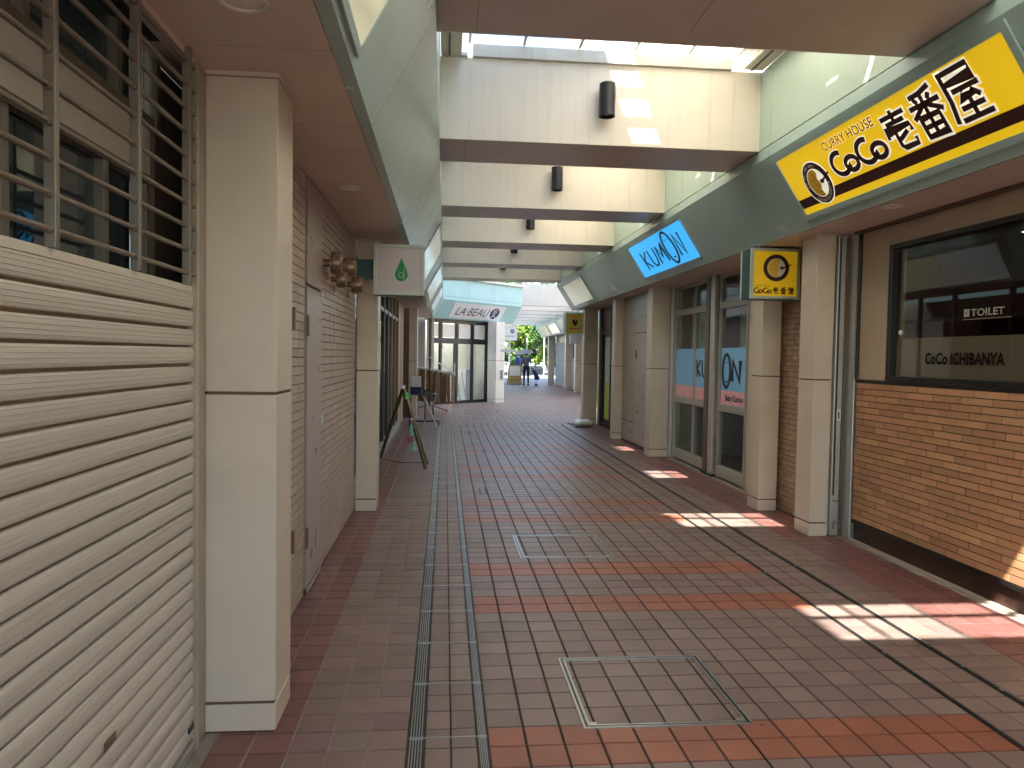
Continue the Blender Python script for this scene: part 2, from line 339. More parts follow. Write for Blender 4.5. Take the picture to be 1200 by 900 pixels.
# ================================================================== FLOOR
g = B(-400, 400, -120, 900, -.09, -.05).build('ground', 'asphalt'); tag(g, kind='structure')
floor = thing('floor', (0, 0, 0), None, None); floor['kind'] = 'structure'
PITCHT = .15; X0 = .188; Y0 = 2.984
cols = []   # (x0,x1,kind)  kind g grey, d dark red border, c = cols that take the orange bands, n = drain column
for i in range(-5, -1+1):
    pass
xl = [-.128-.15*k for k in range(0, 6)]         # -.128 ... -.878
for k in range(5): cols.append((xl[k+1], xl[k], 'd' if xl[k] < -.57 else 'g'))
cols += [(-.060, .042, 'n'), (.042, .144, 'n')]
for i in range(0, 14): cols.append((X0+PITCHT*i, X0+PITCHT*(i+1), 'c'))
cols += [(2.312, 2.445, 'g'), (2.445, 2.578, 'g')]
xr = [2.622+.155*k for k in range(0, 6)]
for k in range(5): cols.append((xr[k], xr[k+1], 'd' if k > 1 else 'g'))
B(-1.0, -.06-.07, -8, 16.3, -.05, -.0045).build('grout_bed', 'grout_l', floor)
B(-.13, 2.60, -8, 16.3, -.05, -.0042).build('grout_bed', 'grout_d', floor)
B(2.60, 3.56, -8, 16.3, -.05, -.0047).build('grout_bed', 'grout_l', floor)
def tile_geo(mb, x0, x1, y0, y1, gx=.004, gy=.0035, mi=0, c=.0022, z=0.):
    x0 += gx; x1 -= gx; y0 += gy; y1 -= gy
    vs = [(x0, y0, -.02), (x1, y0, -.02), (x1, y1, -.02), (x0, y1, -.02), (x0, y0, z-c), (x1, y0, z-c), (x1, y1, z-c), (x0, y1, z-c),
          (x0+c, y0+c, z), (x1-c, y0+c, z), (x1-c, y1-c, z), (x0+c, y1-c, z)]
    mb.add(vs, [(0, 1, 5, 4), (1, 2, 6, 5), (2, 3, 7, 6), (3, 0, 4, 7), (4, 5, 9, 8), (5, 6, 10, 9), (6, 7, 11, 10), (7, 4, 8, 11), (8, 9, 10, 11)], mi)
KM = ['tile', 'orange', 'purple', 'dred']
def tile_kind(row, kind, ci):
    r16 = row % 16
    if kind == 'd': return 3
    if kind == 'c' and r16 in (9, 10, 14, 15): return 1
    if r16 == 12 and (kind in ('c', 'n', 'g')) and not (kind == 'g' and ci in (0, 1, 2)): return 2
    return 2 if random.random() < .012 else 0
shared = {}
stuff = MB(); stuffback = MB()
GX = {'c': .0045, 'n': .003, 'g': .003, 'd': .004}
for row in range(-60, 89):
    y0 = Y0+PITCHT*row; y1 = y0+PITCHT
    for ci, (x0, x1, kd) in enumerate(cols):
        k = tile_kind(row, kd, ci)
        gx = GX[kd]
        if -3 <= row <= 8 and not (x1 < -.75 and y0 < 2.9):
            key = (round(x1-x0, 4), k, kd)
            if key not in shared:
                mb = MB(); tile_geo(mb, -(x1-x0)/2, (x1-x0)/2, -PITCHT/2, PITCHT/2, gx)
                me = bpy.data.meshes.new('floor_tile'); me.from_pydata(mb.v, [], mb.f); me.materials.append(M[KM[k]+'_obj']); shared[key] = me
            o = bpy.data.objects.new('floor_tile', shared[key]); COL.objects.link(o); o.parent = floor
            o.location = ((x0+x1)/2, (y0+y1)/2, random.uniform(-.0008, .0006)); o.rotation_euler = (random.gauss(0, .0015), random.gauss(0, .0015), 0)
        else:
            tile_geo(stuff, x0, x1, y0, y1, gx, .0045, k, z=random.uniform(-.0006, .0006))
o = stuff.build('floor_tiling', KM, floor); o['kind'] = 'stuff'
# wider black joint in the middle of the walk
for (a, b, nm) in ((1.2365, 1.2395, 'expansion_joint'),):
    B(a, b, 0, 16.3, -.02, .0012).build(nm, 'black', floor)
# cross passage and second arcade paving
B(-9, 12, 16.3, 24.2, -.05, -.0048).build('grout_bed', 'grout_l', floor)
B(1.0, 7.5, 24.2, 43, -.05, -.0046).build('grout_bed', 'grout_d', floor)
cp = MB()
for j in range(0, 52):
    y0 = 16.3+.15*j
    red = j in (1, 2, 18, 19, 26, 27, 28, 40, 41)
    for i in range(-30, 70):
        x0 = -.06+.15*i
        if x0 > 9.9 or x0 < -4.2: continue
        k = 3 if (red and random.random() < .55) else (1 if (red and random.random() < .35) else (2 if random.random() < .14 else 0))
        tile_geo(cp, x0, x0+.15, y0, y0+.15, .0025, .004, k, z=random.uniform(-.001, .001))
o = cp.build('cross_passage_tiling', KM, floor); o['kind'] = 'stuff'
sp = MB()
for j in range(0, 125):
    y0 = 24.12+.15*j
    for i in range(0, 34):
        x0 = 1.05+.15*i
        k = 3 if i > 29 else (1 if j % 16 in (9, 10) and random.random() < .6 else (2 if j % 16 == 12 else 0))
        tile_geo(sp, x0, x0+.15, y0, y0+.15, .005, .0025, k, z=random.uniform(-.001, .001))
o = sp.build('far_arcade_tiling', KM, floor); o['kind'] = 'stuff'
# drain gratings: five bars and two end ties a piece
def grate(x0, x1, y0, y1):
    mb = MB(); n = 5; w = (x1-x0-.006)/n
    for i in range(n):
        a = x0+.003+w*i+w*.25; mb.box(a, a+w*.42, y0+.004, y1-.004, -.015, .0012)
    mb.box(x0+.003, x1-.003, y0+.002, y0+.010, -.016, .0002); mb.box(x0+.003, x1-.003, y1-.010, y1-.002, -.016, .0003)
    return mb
gm = {}
yy = .465
while yy < 16.2:
    for nm, (a, b) in (('l', (-.124, -.064)), ('r', (.148, .186))):
        if nm not in gm:
            me0 = grate(a, b, 0, .49).build('drain_grate', 'steel', floor, local=True); gm[nm] = me0; me0.location = (0, yy, 0)
        else:
            c = gm[nm].copy(); COL.objects.link(c); c.location = (0, yy, 0)
    t_ = B(-.122, .186, yy-.0025, yy+.0025, -.01, .0016).build('drain_tie_bar', 'steel', floor)
    yy += .49
for a, b in ((-.128, -.0615), (.1455, .1885)):
    B(a, b, -2, 16.3, -.03, -.0035).build('drain_channel', 'black', floor)
# dark slot drains on the right
for a in (2.290, 2.590):
    B(a, a+.022, -2, 16.4, -.03, -.002).build('slot_drain', 'black', floor)
    B(a+.002, a+.006, -2, 16.4, -.02, .0015).build('slot_edge', 'steel_dark', floor)
    B(a+.016, a+.020, -2, 16.4, -.02, .0015).build('slot_edge', 'steel_dark', floor)
for q in range(16):
    a = random.choice((2.290, 2.590)); y = random.uniform(2.6, 8)
    B(a+.004, a+.018, y, y+.02, -.01, .002).build('slot_clip', 'steel', floor)
for (x, y, w, d) in ((.39, 16.0, .1, .12), (.43, 14.4, .1, .13), (.60, 11.6, .06, .3), (.40, 8.1, .02, .35), (2.1, 15.0, .1, .25), (1.15, 11.2, .02, .35), (.46, 8.1, .02, .35)):
    B(x, x+w, y, y+d, -.01, .002).build('floor_plate', 'steel_dark', floor)
def cover(y0, label):
    t = thing('access_cover', (.94, y0, 0), label, 'floor hatch', 'steel framed hatches set in the tiled floor')
    x0, x1, y1 = .585, 1.302, y0+.71
    for k, (d, nm) in enumerate(((0, 'outer_frame'), (.021, 'inner_frame'))):
        a, b, c, e = x0+d, x1-d, y0+d, y1-d; w = .010; mb = MB(); z = .0040-.0005*k
        # one closed ring
        o_ = [(a, c), (b, c), (b, e), (a, e)]; i_ = [(a+w, c+w), (b-w, c+w), (b-w, e-w), (a+w, e-w)]
        vs = [(p[0], p[1], z) for p in o_]+[(p[0], p[1], z) for p in i_]+[(p[0], p[1], -.01) for p in o_]+[(p[0], p[1], -.01) for p in i_]
        fs = []
        for i in range(4):
            j = (i+1) % 4; fs += [(i, j, j+4, i+4), (i+8, i, i, i+8)[:0] or (i+8, j+8, j, i), (i+4, j+4, j+12, i+12)]
        mb.add(vs, fs); mb.build(nm, 'steel', t)
    g2 = B(x0+.0102, x0+.0208, y0+.0102, y1-.0102, -.01, .0022).build('frame_gap', 'black', t)
    B(x1-.0208, x1-.0102, y0+.0102, y1-.0102, -.01, .0022).build('frame_gap', 'black', t)
    for cx in (x0+.032, x1-.06): B(cx, cx+.028, y0+.031, y0+.05, -.01, .0034).build('corner_key', 'steel', t)
cover(2.947, 'square steel framed floor hatch nearest the camera, at the edge of the orange tile band')
cover(5.515, 'square steel framed floor hatch further off, in the middle of the walkway')
# ================================================================== PILLARS
def pillar(x0, x1, y0, y1, label, cat='pillar', h=2.6, jn=1.355, group='cream panelled pillars along the arcade', mt='pillar'):
    t = thing('pillar', ((x0+x1)/2, (y0+y1)/2, 0), label, cat, group)
    B(x0+.006, x1-.006, y0+.006, y1-.006, 0, h-.02).build('core', 'pillar_joint', t)
    B(x0-.0, x1+.0, y0-.0, y1+.0, .004, .112).build('plinth_panel', mt, t, .003)
    B(x0, x1, y0, y1, .124, jn-.006).build('lower_panel', mt, t, .003)
    B(x0, x1, y0, y1, jn+.006, h-.022).build('upper_panel', mt, t, .003)
    B(x0-.008, x1+.008, y0-.008, y1+.008, h-.020, h-.001).build('cap_trim', mt, t, .002)
    return t
pillar(-.932, -.658, 3.002, 3.29, 'large near cream pillar at left between the roller shutter and the tiled wall')
pillar(-.838, -.643, 7.205, 7.49, 'cream pillar at left behind the green drop sign')
pillar(-.84, -.655, 17.6, 17.88, 'pale pillar on the left behind the white box on the folding table')
pillar(-.56, -.33, 22.45, 22.7, 'white corner pillar at left next to the black framed shopfront')
pillar(3.143, 3.305, 6.118, 6.385, 'cream pillar nearest on the right beside the metal guide rails and the brick wall')
pillar(3.143, 3.335, 7.172, 7.435, 'cream pillar under the yellow hanging curry sign')
pillar(3.137, 3.42, 11.15, 11.44, 'cream pillar at the far side of the tall classroom windows')
pillar(3.125, 3.345, 13.56, 13.82, 'narrow cream pillar between grey service door wall and the dark shop door')
pillar(3.125, 3.44, 16.62, 16.92, 'last cream pillar of the right row with the white bag at its foot')
for y, lb in ((31.3, 'nearest pillar of the far right row'), (33.9, 'middle pillar of the far right row beside the grey shutter'), (39.6, 'last pillar of the far right row in front of the trees')):
    pillar(5.52, 5.84, y, y+.3, lb, h=2.58)
# ================================================================== LEFT FRONTS
# --- roller shutter with pipe grille
sh = thing('roller_shutter', (-.93, 1.2, 0), 'closed cream roller shutter with pipe grille above at far left', 'shutter')
prof = [(-.956, .0095), (-.9375, .0095), (-.9345, .012), (-.9325, .019), (-.9340, .0200), (-.9320, .0210), (-.9315, .031), (-.9330, .0320), (-.9310, .033),
        (-.9315, .044), (-.9330, .0450), (-.9312, .046), (-.9325, .057), (-.9340, .058), (-.9325, .0590), (-.9350, .0650), (-.9390, .0668), (-.956, .0668)]
B(-.957, -.9505, -2.4, 2.868, .04, 1.70).build('curtain_backing', 'groove', sh)
z = .045
first = None
while z < 1.70:
    if first is None:
        first = MB().prism_y(prof, -2.4, 2.868).build('slat', 'slat', sh); first.location.z += z; 
    else:
        c = first.copy(); COL.objects.link(c); c.location.z = z; c.location.x += random.uniform(-.0012, .0012); c.rotation_euler.x = random.gauss(0, .0004)
    z += .0675
first.location.z = .045
B(-.955, -.934, -2.4, 2.868, z-.0, 1.757).build('top_slat', 'slatband', sh, .002)
B(-.957, -.924, -2.4, 2.868, .004, .044).build('bottom_bar', 'alum', sh, .003)
MB().box(-.967, -.915, 2.871, 2.893, 0, 2.58).build('guide_rail', 'rail', sh, .002)
MB().box(-.975, -.930, 2.897, 2.999, 0, 2.59).build('jamb_post', 'rail', sh, .002)
B(-.929, -.9285+.003, 2.12, 2.19, .40, .425).build('handle_plate', 'brass', sh)
B(-.929, -.924, 2.80, 2.85, .10, .12).build('latch', 'black', sh)
for k, y in enumerate((-.53, -.05, .43, .91, 1.39, 1.868, 2.352, 2.795)):
    B(-.945, -.917, y-.010, y+.010, 1.757, 2.62).build('grille_post', 'grille', sh, .002)
zb = 1.80; kk = 0
while zb < 2.58:
    mb = MB().tube((-.931, -2.4, zb), (-.931, 2.868, zb), .0078, 10)
    mb.build('grille_bar', 'grille', sh, smooth=True); zb += .0835; kk += 1
for y in (1.39, 1.868, 2.352, 2.795):
    zb = 1.80
    while zb < 2.58:
        MB().tube((-.931, y-.022, zb), (-.931, y+.022, zb), .0108, 10).build('bar_clip', 'grille', sh, smooth=True); zb += .0835
# window behind the grille
sw = thing('shop_window', (-1.1, 1.2, 1.4), 'dark windows with cream band behind the pipe grille at far left', 'window')
B(-1.13, -1.09, -2.4, 2.88, 2.155, 2.33).build('band_panel', 'slatband', sh if False else sw, .002)
B(-1.13, -1.085, -2.4, 2.88, 1.30, 1.50).build('lower_panel', 'slatband', sw)
for y in (-.9, .2, 1.25, 1.95, 2.5, 2.84):
    B(-1.13, -1.08, y-.018, y+.018, 1.50, 2.155).build('mullion', 'darkframe', sw, .002)
    B(-1.13, -1.08, y-.018+.1, y+.018+.1, 2.33, 3.1).build('mullion', 'darkframe', sw, .002)
B(-1.125, -1.075, -2.4, 2.88, 2.335, 2.365).build('transom', 'darkframe', sw)
B(-1.125, -1.075, -2.4, 2.88, 2.12, 2.150).build('transom', 'darkframe', sw)
B(-1.115, -1.110, -2.4, 2.88, 1.50, 2.12).build('lower_pane', 'glassdark', sw)
B(-1.115, -1.110, -2.4, 2.88, 2.365, 3.1).build('upper_pane', 'glassdark', sw)
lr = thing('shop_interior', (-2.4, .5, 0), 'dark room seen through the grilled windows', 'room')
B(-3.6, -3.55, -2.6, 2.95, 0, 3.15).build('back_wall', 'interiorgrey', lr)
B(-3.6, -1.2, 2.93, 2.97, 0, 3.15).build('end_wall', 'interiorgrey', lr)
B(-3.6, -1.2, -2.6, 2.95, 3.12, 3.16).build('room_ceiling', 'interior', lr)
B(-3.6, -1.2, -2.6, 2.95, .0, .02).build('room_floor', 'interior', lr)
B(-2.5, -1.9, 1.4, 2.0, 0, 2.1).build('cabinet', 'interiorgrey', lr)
# --- tiled wall with service door and brass fittings
def tiled(mb, plane, a0, a1, z0, z1, tw, th, face, gap=.0035, t=.006, axis='y', skip=None):
    """small wall tiles as real geometry; plane = coordinate of the tile face, face=+1/-1 direction it looks"""
    nz = int((z1-z0)/th); na = int(round((a1-a0)/tw)); tw = (a1-a0)/na; th = (z1-z0)/nz
    for j in range(nz):
        for i in range(na):
            a = a0+i*tw+gap/2; b = a+tw-gap; c = z0+j*th+gap/2; d = c+th-gap
            if skip and skip((a+b)/2, (c+d)/2): continue
            p = plane+random.uniform(-.0006, .0006); e = .0015
            if axis == 'y':
                q = p-face*t
                vs = [(q, a, c), (q, b, c), (q, b, d), (q, a, d), (p, a+e, c+e), (p, b-e, c+e), (p, b-e, d-e), (p, a+e, d-e)]
            else:
                q = p-face*t
                vs = [(a, q, c), (b, q, c), (b, q, d), (a, q, d), (a+e, p, c+e), (b-e, p, c+e), (b-e, p, d-e), (a+e, p, d-e)]
            mb.add(vs, [(4, 5, 6, 7), (0, 1, 5, 4), (1, 2, 6, 5), (2, 3, 7, 6), (3, 0, 4, 7)])
tw_ = thing('tiled_wall', (-.86, 5.2, 0), 'beige small tiled wall at left between the two cream pillars', 'wall')
B(-1.1, -.861, 3.29, 4.66, 0, 2.6).build('grout_bed', 'wallgrout', tw_)
B(-1.1, -.861, 5.24, 7.21, 0, 2.6).build('grout_bed', 'wallgrout', tw_)
mb = MB(); tiled(mb, -.8555, 3.29, 4.655, .012, 2.598, .195, .0525, 1); tiled(mb, -.8555, 5.245, 7.205, .012, 2.598, .195, .0525, 1)
o = mb.build('wall_tiling', 'walltile', tw_); o['kind'] = 'stuff'
dr = thing('service_door', (-.86, 4.95, 0), 'flush taupe service door in the beige tiled wall at left', 'door')
B(-.90, -.862, 4.665, 5.235, .0, 2.6).build('door_recess', 'black', dr)
B(-.885, -.846, 4.69, 5.225, .045, 1.925).build('door_leaf', 'door', dr, .003)
B(-.885, -.846, 4.69, 5.225, 1.945, 2.585).build('upper_panel', 'door', dr, .003)
for z0 in (.30, 1.62): B(-.845, -.832, 4.672, 4.70, z0, z0+.13).build('hinge', 'brass', dr, .002)
B(-.845, -.828, 5.195, 5.215, 1.02, 1.10).build('door_pull', 'alum', dr, .002)
B(-.845, -.835, 5.19, 5.225, 1.90, 1.925).build('door_stop', 'white', dr)
B(-.848, -.838, 4.70, 5.22, .012, .035).build('threshold', 'alum', dr)
for z0 in (.38, 1.64): 
    h_ = B(-.853, -.835, 4.26, 4.285, z0, z0+.13).build('wall_bracket', 'brass', tw_, .002)
# brass round fittings high on the wall
def gong(y, z, r, d, label):
    t = thing('wall_bell', (-.855, y, z), label, 'wall bell', 'round bronze fittings high on the left tiled wall')
    MB().lathe([(0, 0), (r*.35, 0), (r*.35, d*.35), (r, d*.4), (r*1.0, d*.9), (r*.92, d), (r*.3, d*1.05), (0, d*1.05)], (0, 0, 0), (1, 0, 0), 20).build('drum', 'brass', t, smooth=True, local=True)
    MB().lathe([(r*1.02, d*.55), (r*1.12, d*.57), (r*1.12, d*.63), (r*1.02, d*.65)], (0, 0, 0), (1, 0, 0), 20).build('rim', 'brass', t, smooth=True, local=True)
    MB().tube((d*.2, 0, -r*.8), (d*.2, 0, -r*1.6), .006).build('chain', 'brass', t, local=True)
gong(5.38, 2.15, .075, .12, 'largest round bronze bell nearest the service door')
gong(5.95, 2.19, .072, .15, 'middle round bronze bell set high on the tiled wall')
gong(5.70, 2.07, .06, .11, 'small low bronze bell under the middle one')
gong(6.45, 2.10, .068, .15, 'bronze bell furthest from the camera, close to the green sign')
# --- left alcove shopfront past second pillar
lf = thing('glazed_shopfront', (-.99, 11.5, 0), 'dark glazed shopfront with bronze posts on the left behind the easel', 'shopfront')
B(-1.08, -.93, 7.5, 15.6, 0, .13).build('sill', 'concrete', lf, .004)
for y in (7.55, 8.7, 9.9, 11.1, 11.95, 12.8, 13.7, 14.6, 15.5): B(-1.02, -.955, y-.03, y+.03, .13, 2.6).build('post', 'bronze' if y > 13 else 'black', lf, .002)
B(-1.01, -.965, 7.5, 15.5, 2.18, 2.24).build('transom', 'black', lf)
B(-.99, -.985, 7.5, 15.5, .13, 2.18).build('pane', 'glassdark', lf)
B(-.99, -.985, 7.5, 15.5, 2.24, 2.6).build('upper_pane', 'glassdark', lf)
for y, mm in ((15.65, 'tan'), (16.25, 'bronze'), (16.85, 'tan')): B(-1.04, -.96, y, y+.55, 0, 2.6).build('panel', mm, lf, .004)
B(-2.6, -2.5, 7.4, 17.5, 0, 2.7).build('interior_wall', 'interior', lf)
B(-2.6, -1.05, 7.4, 17.5, 0, .01).build('interior_floor', 'interior', lf)
lw = thing('tiled_wall', (-.85, 20, 0), 'grey tiled wall strip on the left before the white corner pillar', 'wall')
B(-1.1, -.84, 17.88, 22.6, 0, 2.6).build('grout_bed', 'wallgrout', lw)
mb = MB(); tiled(mb, -.834, 17.9, 22.6, .01, 2.59, .10, .10, 1); o = mb.build('wall_tiling', 'walltile3', lw); o['kind'] = 'stuff'
# ================================================================== CANOPIES
LS = (Vector((-.36, 0, 2.6)), Vector((-.064, 0, 3.136)))      # left sloped face, bottom/top
RS = (Vector((2.95, 0, 2.6)), Vector((2.585, 0, 3.16)))
sL0 = (LS[1]-LS[0]).normalized(); sR0 = (RS[1]-RS[0]).normalized()
lc = thing('shop_canopy', (-.5, 0, 2.6), 'long grey green canopy over the left shop fronts', 'canopy')
y = -6.035
while y < 22.2:
    y1 = min(y+.88, 22.35)
    B(-.975 if y < 2.7 else -1.1, -.418, y+.003, y1-.003, 2.6, 2.63).build('soffit_panel', 'soffit', lc, .002)
    y += .88
B(-1.1, -.42, -6, 22.3, 2.604, 2.66).build('soffit_backing', 'joint', lc)
B(-.985, -.935, -6, 2.99, 2.575, 2.599).build('header_trim', 'soffit', lc, .002)
ys = [-4.41+2.68*i for i in range(11)]
for a, b in zip(ys, ys[1:]):
    a2, b2 = a+.003, b-.003
    if b > 22: b2 = 22.1
    MB().prism_y([(-.415, 2.598), (-.36, 2.596), (-.064, 3.136), (-.064, 3.245), (-.10, 3.245), (-.10, 3.15), (-.38, 2.64), (-.415, 2.64)], a2, b2).build('fascia_panel', 'green', lc)
    MB().box(-.10, -.066, a2, b2, 3.252, 3.90).build('wall_panel', 'greenpale', lc)
B(-.13, -.101, -4.4, 22.1, 3.2, 3.9).build('wall_backing', 'joint', lc)
rc = thing('shop_canopy', (3.0, 0, 2.6), 'long grey green canopy over the right shop fronts', 'canopy')
y = -5.96
while y < 17.2:
    y1 = min(y+.90, 17.33)
    B(2.952, 3.62, y+.002, y1-.002, 2.6, 2.63).build('soffit_panel', 'soffit', rc, .002)
    y += .90
B(2.96, 3.62, -6, 17.3, 2.604, 2.66).build('soffit_backing', 'joint', rc)
yr = [-4.86, -2.18, .5, 3.18, 5.862, 8.10, 10.80, 14.25, 17.36]
for a, b in zip(yr, yr[1:]):
    MB().prism_y([(2.955, 2.598), (2.585, 3.16), (2.585, 3.245), (2.62, 3.245), (2.62, 3.17), (2.98, 2.64), (2.975, 2.598)], a+.003, b-.003).build('fascia_panel', 'green', rc)
    MB().box(2.588, 2.62, a+.003, b-.003, 3.256, 3.90).build('wall_panel', 'greenpale', rc)
B(2.621, 2.65, -4.8, 17.3, 3.2, 3.9).build('wall_backing', 'joint', rc)
MB().prism_y([(2.975, 2.61), (2.60, 3.17), (2.60, 3.88), (3.6, 3.88), (3.6, 2.61)], 17.33, 17.358).build('end_panel', 'green', rc)
for y in ys[3:8]:
    for dy in (-.05, .05):
        p_ = LS[0]+sL0*.03+Vector((0, y+dy, 0)); MB().lathe([(0, .003), (.006, .003), (.007, 0)], p_, Vector((0, 1, 0)).cross(sL0), 10).build('panel_screw', 'steel', lc)
for y in yr[3:8]:
    for dy in (-.05, .05):
        p_ = RS[0]+sR0*.035+Vector((.0, y+dy, 0)); MB().lathe([(0, .004), (.006, .004), (.007, 0)], p_, Vector((0, -1, 0)).cross(sR0), 10).build('panel_screw', 'steel', rc)
# ceiling lamps in soffits
def downlight(x, y, label, r=.07):
    t = thing('downlight', (x, y, 2.6), label, 'ceiling light', 'round recessed lights in the canopies')
    MB().lathe([(r, 0), (r*1.12, -.004), (r*1.05, -.010), (r*.9, -.008), (r*.86, 0)], n=28).build('trim_ring', 'white', t, smooth=True, local=True)
    MB().lathe([(r*.88, -.003), (r*.3, -.006), (0, -.007)], n=28).build('lens', 'cream', t, smooth=True, local=True)
downlight(-.631, 4.969, 'round recessed ceiling light in front of the service door')
downlight(-.633, 2.40, 'big round ceiling light cut by the top edge above the shutter')
downlight(3.073, 4.95, 'small round ceiling light under the big yellow sign')
downlight(3.073, 9.9, 'small round ceiling light above the classroom window')
downlight(-.62, 9.5, 'round ceiling light beyond the green drop sign')
# ================================================================== BEAMS, LAMPS, ROOF GLASS
def beam(y0, label, x0=-.0655, x1=2.587, group='wide cream beams across the walkway', depth=.71, z0=3.25, z1=3.9, lean=True):
    t = thing('roof_beam', ((x0+x1)/2, y0, z0), label, 'beam', group)
    y1 = y0+depth
    B(x0+.004, x1-.004, y0+.012, y1-.012, z0+.012, z1-.01).build('core', 'joint', t)
    B(x0, x1, y0, y0+.010, z0, z1).build('front_panel', 'beam', t, .002)
    B(x0, x1, y1-.010, y1, z0, z1).build('rear_panel', 'beam', t, .002)
    xs = [x0, x0+.21, (x0+x1)/2+.01, x1]
    for a, b in zip(xs, xs[1:]): B(a+.0015, b-.0015, y0+.011, y1-.011, z0+.001, z0+.012).build('soffit_panel', 'beamsof', t, .001)
    B(x0, x1, y0+.01, y1-.01, z1-.012, z1-.002).build('top_flashing', 'flash', t)
    return t
ords = ['beam behind the camera, second', 'beam right behind the camera', 'beam just above the camera', 'nearest beam, whose wide brown underside cuts the top edge',
        'second beam, the broad one with sun patches and a large lamp', 'third beam from the camera', 'fourth beam from the camera', 'fifth beam from the camera', 'sixth beam, where the near roof ends']
BY = [6.07+2.69*(k-2) for k in range(-2, 7)]
for k, y0 in enumerate(BY): beam(y0, ords[k]+(' with a black cylinder lamp' if k in (5, 6, 7) else ''))
def beam_lamp(y0, label, x=1.27):
    t = thing('cylinder_lamp', (x, y0, 3.58), label, 'wall lamp', 'black cylinder lamps on the beams')
    MB().lathe([(0, .132), (.058, .132), (.066, .126), (.066, -.132), (.058, -.135), (.055, -.10), (0, -.10)], (0, -.105, 0), n=28).build('shade', 'lampblack', t, smooth=True, local=True)
    B(-.03, .03, -.045, -.002, -.06, .06).build('bracket', 'lampblack', t, .003, local=True)
    MB().lathe([(0, 0), (.05, 0), (.05, .004), (0, .004)], (0, -.105, -.105), n=20).build('lens', 'cream', t, local=True)
for k, lb in ((4, 'largest black cylinder lamp, on the sunlit second beam'), (5, 'black cylinder lamp on the third beam'), (6, 'small black cylinder lamp on the fourth beam'),
              (7, 'tiny black cylinder lamp on the fifth beam'), (8, 'faintest black cylinder lamp on the sixth beam')):
    beam_lamp(BY[k], lb)
BARX = [.165, .60, 1.05, 1.50, 1.95, 2.36]
def skylight(k, clearx):
    """glass roof over the bay between beam k and k+1"""
    ya, yb = BY[k]+.71, BY[k+1]; n = k-2
    where = ['behind the camera', 'above the camera', 'just ahead of the nearest beam', 'between the nearest and the second beam', 'between the second and third beams',
             'between the third and fourth beams', 'between the fourth and fifth beams', 'between the fifth and sixth beams'][k]
    t = thing('glass_roof', (1.26, (ya+yb)/2, 3.9), 'framed glass roof '+where, 'skylight', 'glass roof bays between beams')
    for y in (ya, yb):
        B(.19, 2.33, y-.03, y+.03, 3.902, 4.0).build('flashing', 'flash', t, .002)
        B(-.06, .15, y-.03, y+.03, 3.902, 3.93).build('flashing', 'flash', t, .002)
    for x0, x1 in ((-.062, .10), (2.42, 2.583)):
        MB().box(x0, x1, ya+.03, yb-.03, 3.905, 3.925).build('gutter', 'flash', t)
        MB().box(x0+.06, x0+.075, ya+.03, yb-.03, 3.895, 3.905).build('gutter_lip', 'bronze', t)
    for x in BARX: B(x-.010, x+.010, ya+.032, yb-.032, 4.0, 4.028).build('glazing_bar', 'flash', t, .002)
    for y in (ya+.33, ya+.57, yb-.50, yb-.37, yb-.23): B(.15, 2.38, y-.024, y+.024, 4.052, 4.075).build('cross_bar', 'flash', t)
    for x0, x1, yq0, yq1 in ((2.345, 2.66, ya-.03, ya+.31), (2.345, 2.66, ya+.52, yb+.03)) if k in (3, 4) else ((2.345, 2.66, ya-.03, yb+.03),):
        B(x0, x1, yq0, yq1, 4.04, 4.052).build('sun_stop_strip', 'flash', t)  # unseen strips added to stop stray sun, with a slot for one streak
    if k in (3, 4): B(2.425, 2.66, ya+.311, ya+.519, 4.04, 4.052).build('sun_stop_strip', 'flash', t)
    edges = [ya-.03, ya+.57, yb-.50, yb-.02]
    for i in range(len(BARX)-1):
        a, b = BARX[i]+.002, BARX[i+1]-.002
        for j in range(3):
            lim = clearx if j == 0 else (1.52 if (j == 2 and k == 3) else 0)
            spans = [(a, b, lim >= b)] if not (a < lim-.05 < b-.06) else [(a, lim, True), (lim+.001, b, False)]
            for q0, q1, clear in spans:
                B(q0, q1, edges[j]+.002, edges[j+1]-.002, 4.030, 4.036).build('roof_pane', 'roofclear' if clear else 'rooffrost', t)  # clear and frosted panes, mostly out of view, arranged to shape the sun patches
for k in range(0, 8): skylight(k, 2.4 if k < 3 else 1.70)
# blocks over the canopies: the near right one is seen, others added for shade
def upper(name, x0, x1, y0, y1, z1, label, mt='building', z0=3.91):
    t = thing(name, ((x0+x1)/2, (y0+y1)/2, 0), label, 'building')
    B(x0, x1, y0, y1, z0, z1).build('wall', mt, t)
    B(x0-.05, x1+.05, y0-.02, y1+.02, z1, z1+.12).build('parapet', 'flash', t)
    return t
u1 = upper('upper_storey', -6, -.24, -8, 2.93, 6.64, 'unseen cream block over the near left shops, its height set to cut the sun')
u1b = upper('upper_storey', -6, -.24, 3.0, 5.4, 8.03, 'unseen cream block over the left shops, stepped up to trim the sun patches')
u2a = upper('upper_storey', -6, -.24, 5.45, 8.0, 8.63, 'unseen taller cream block over the middle left shops, shaped to trim the sun patches')
u2 = upper('upper_storey', -6, -.25, 8.05, 14, 11.5, 'unseen tall cream block over the left shops beyond the drop sign, added for shade')
u5 = upper('upper_storey', -6, -.25, 14.05, 22, 22, 'unseen tallest cream block over the far left shops, raised to shade the cross passage')
u4 = upper('upper_storey', 2.66, 9, 12.1, 17.2, 11.5, 'cream block over the far end of the right shops, raised to shade the cross passage')
u3 = upper('upper_storey', 2.66, 9, -8, 12.0, 5.6, 'cream upper storey over the right shops seen through the glass roof')
for y in (-4, -1, 2, 5.0):
    w_ = B(2.645, 2.657, y, y+1.5, 4.5, 5.4).build('window', 'frame', u3); 
    B(2.640, 2.645, y+.06, y+1.44, 4.56, 5.34).build('pane', 'glassdark', u3)
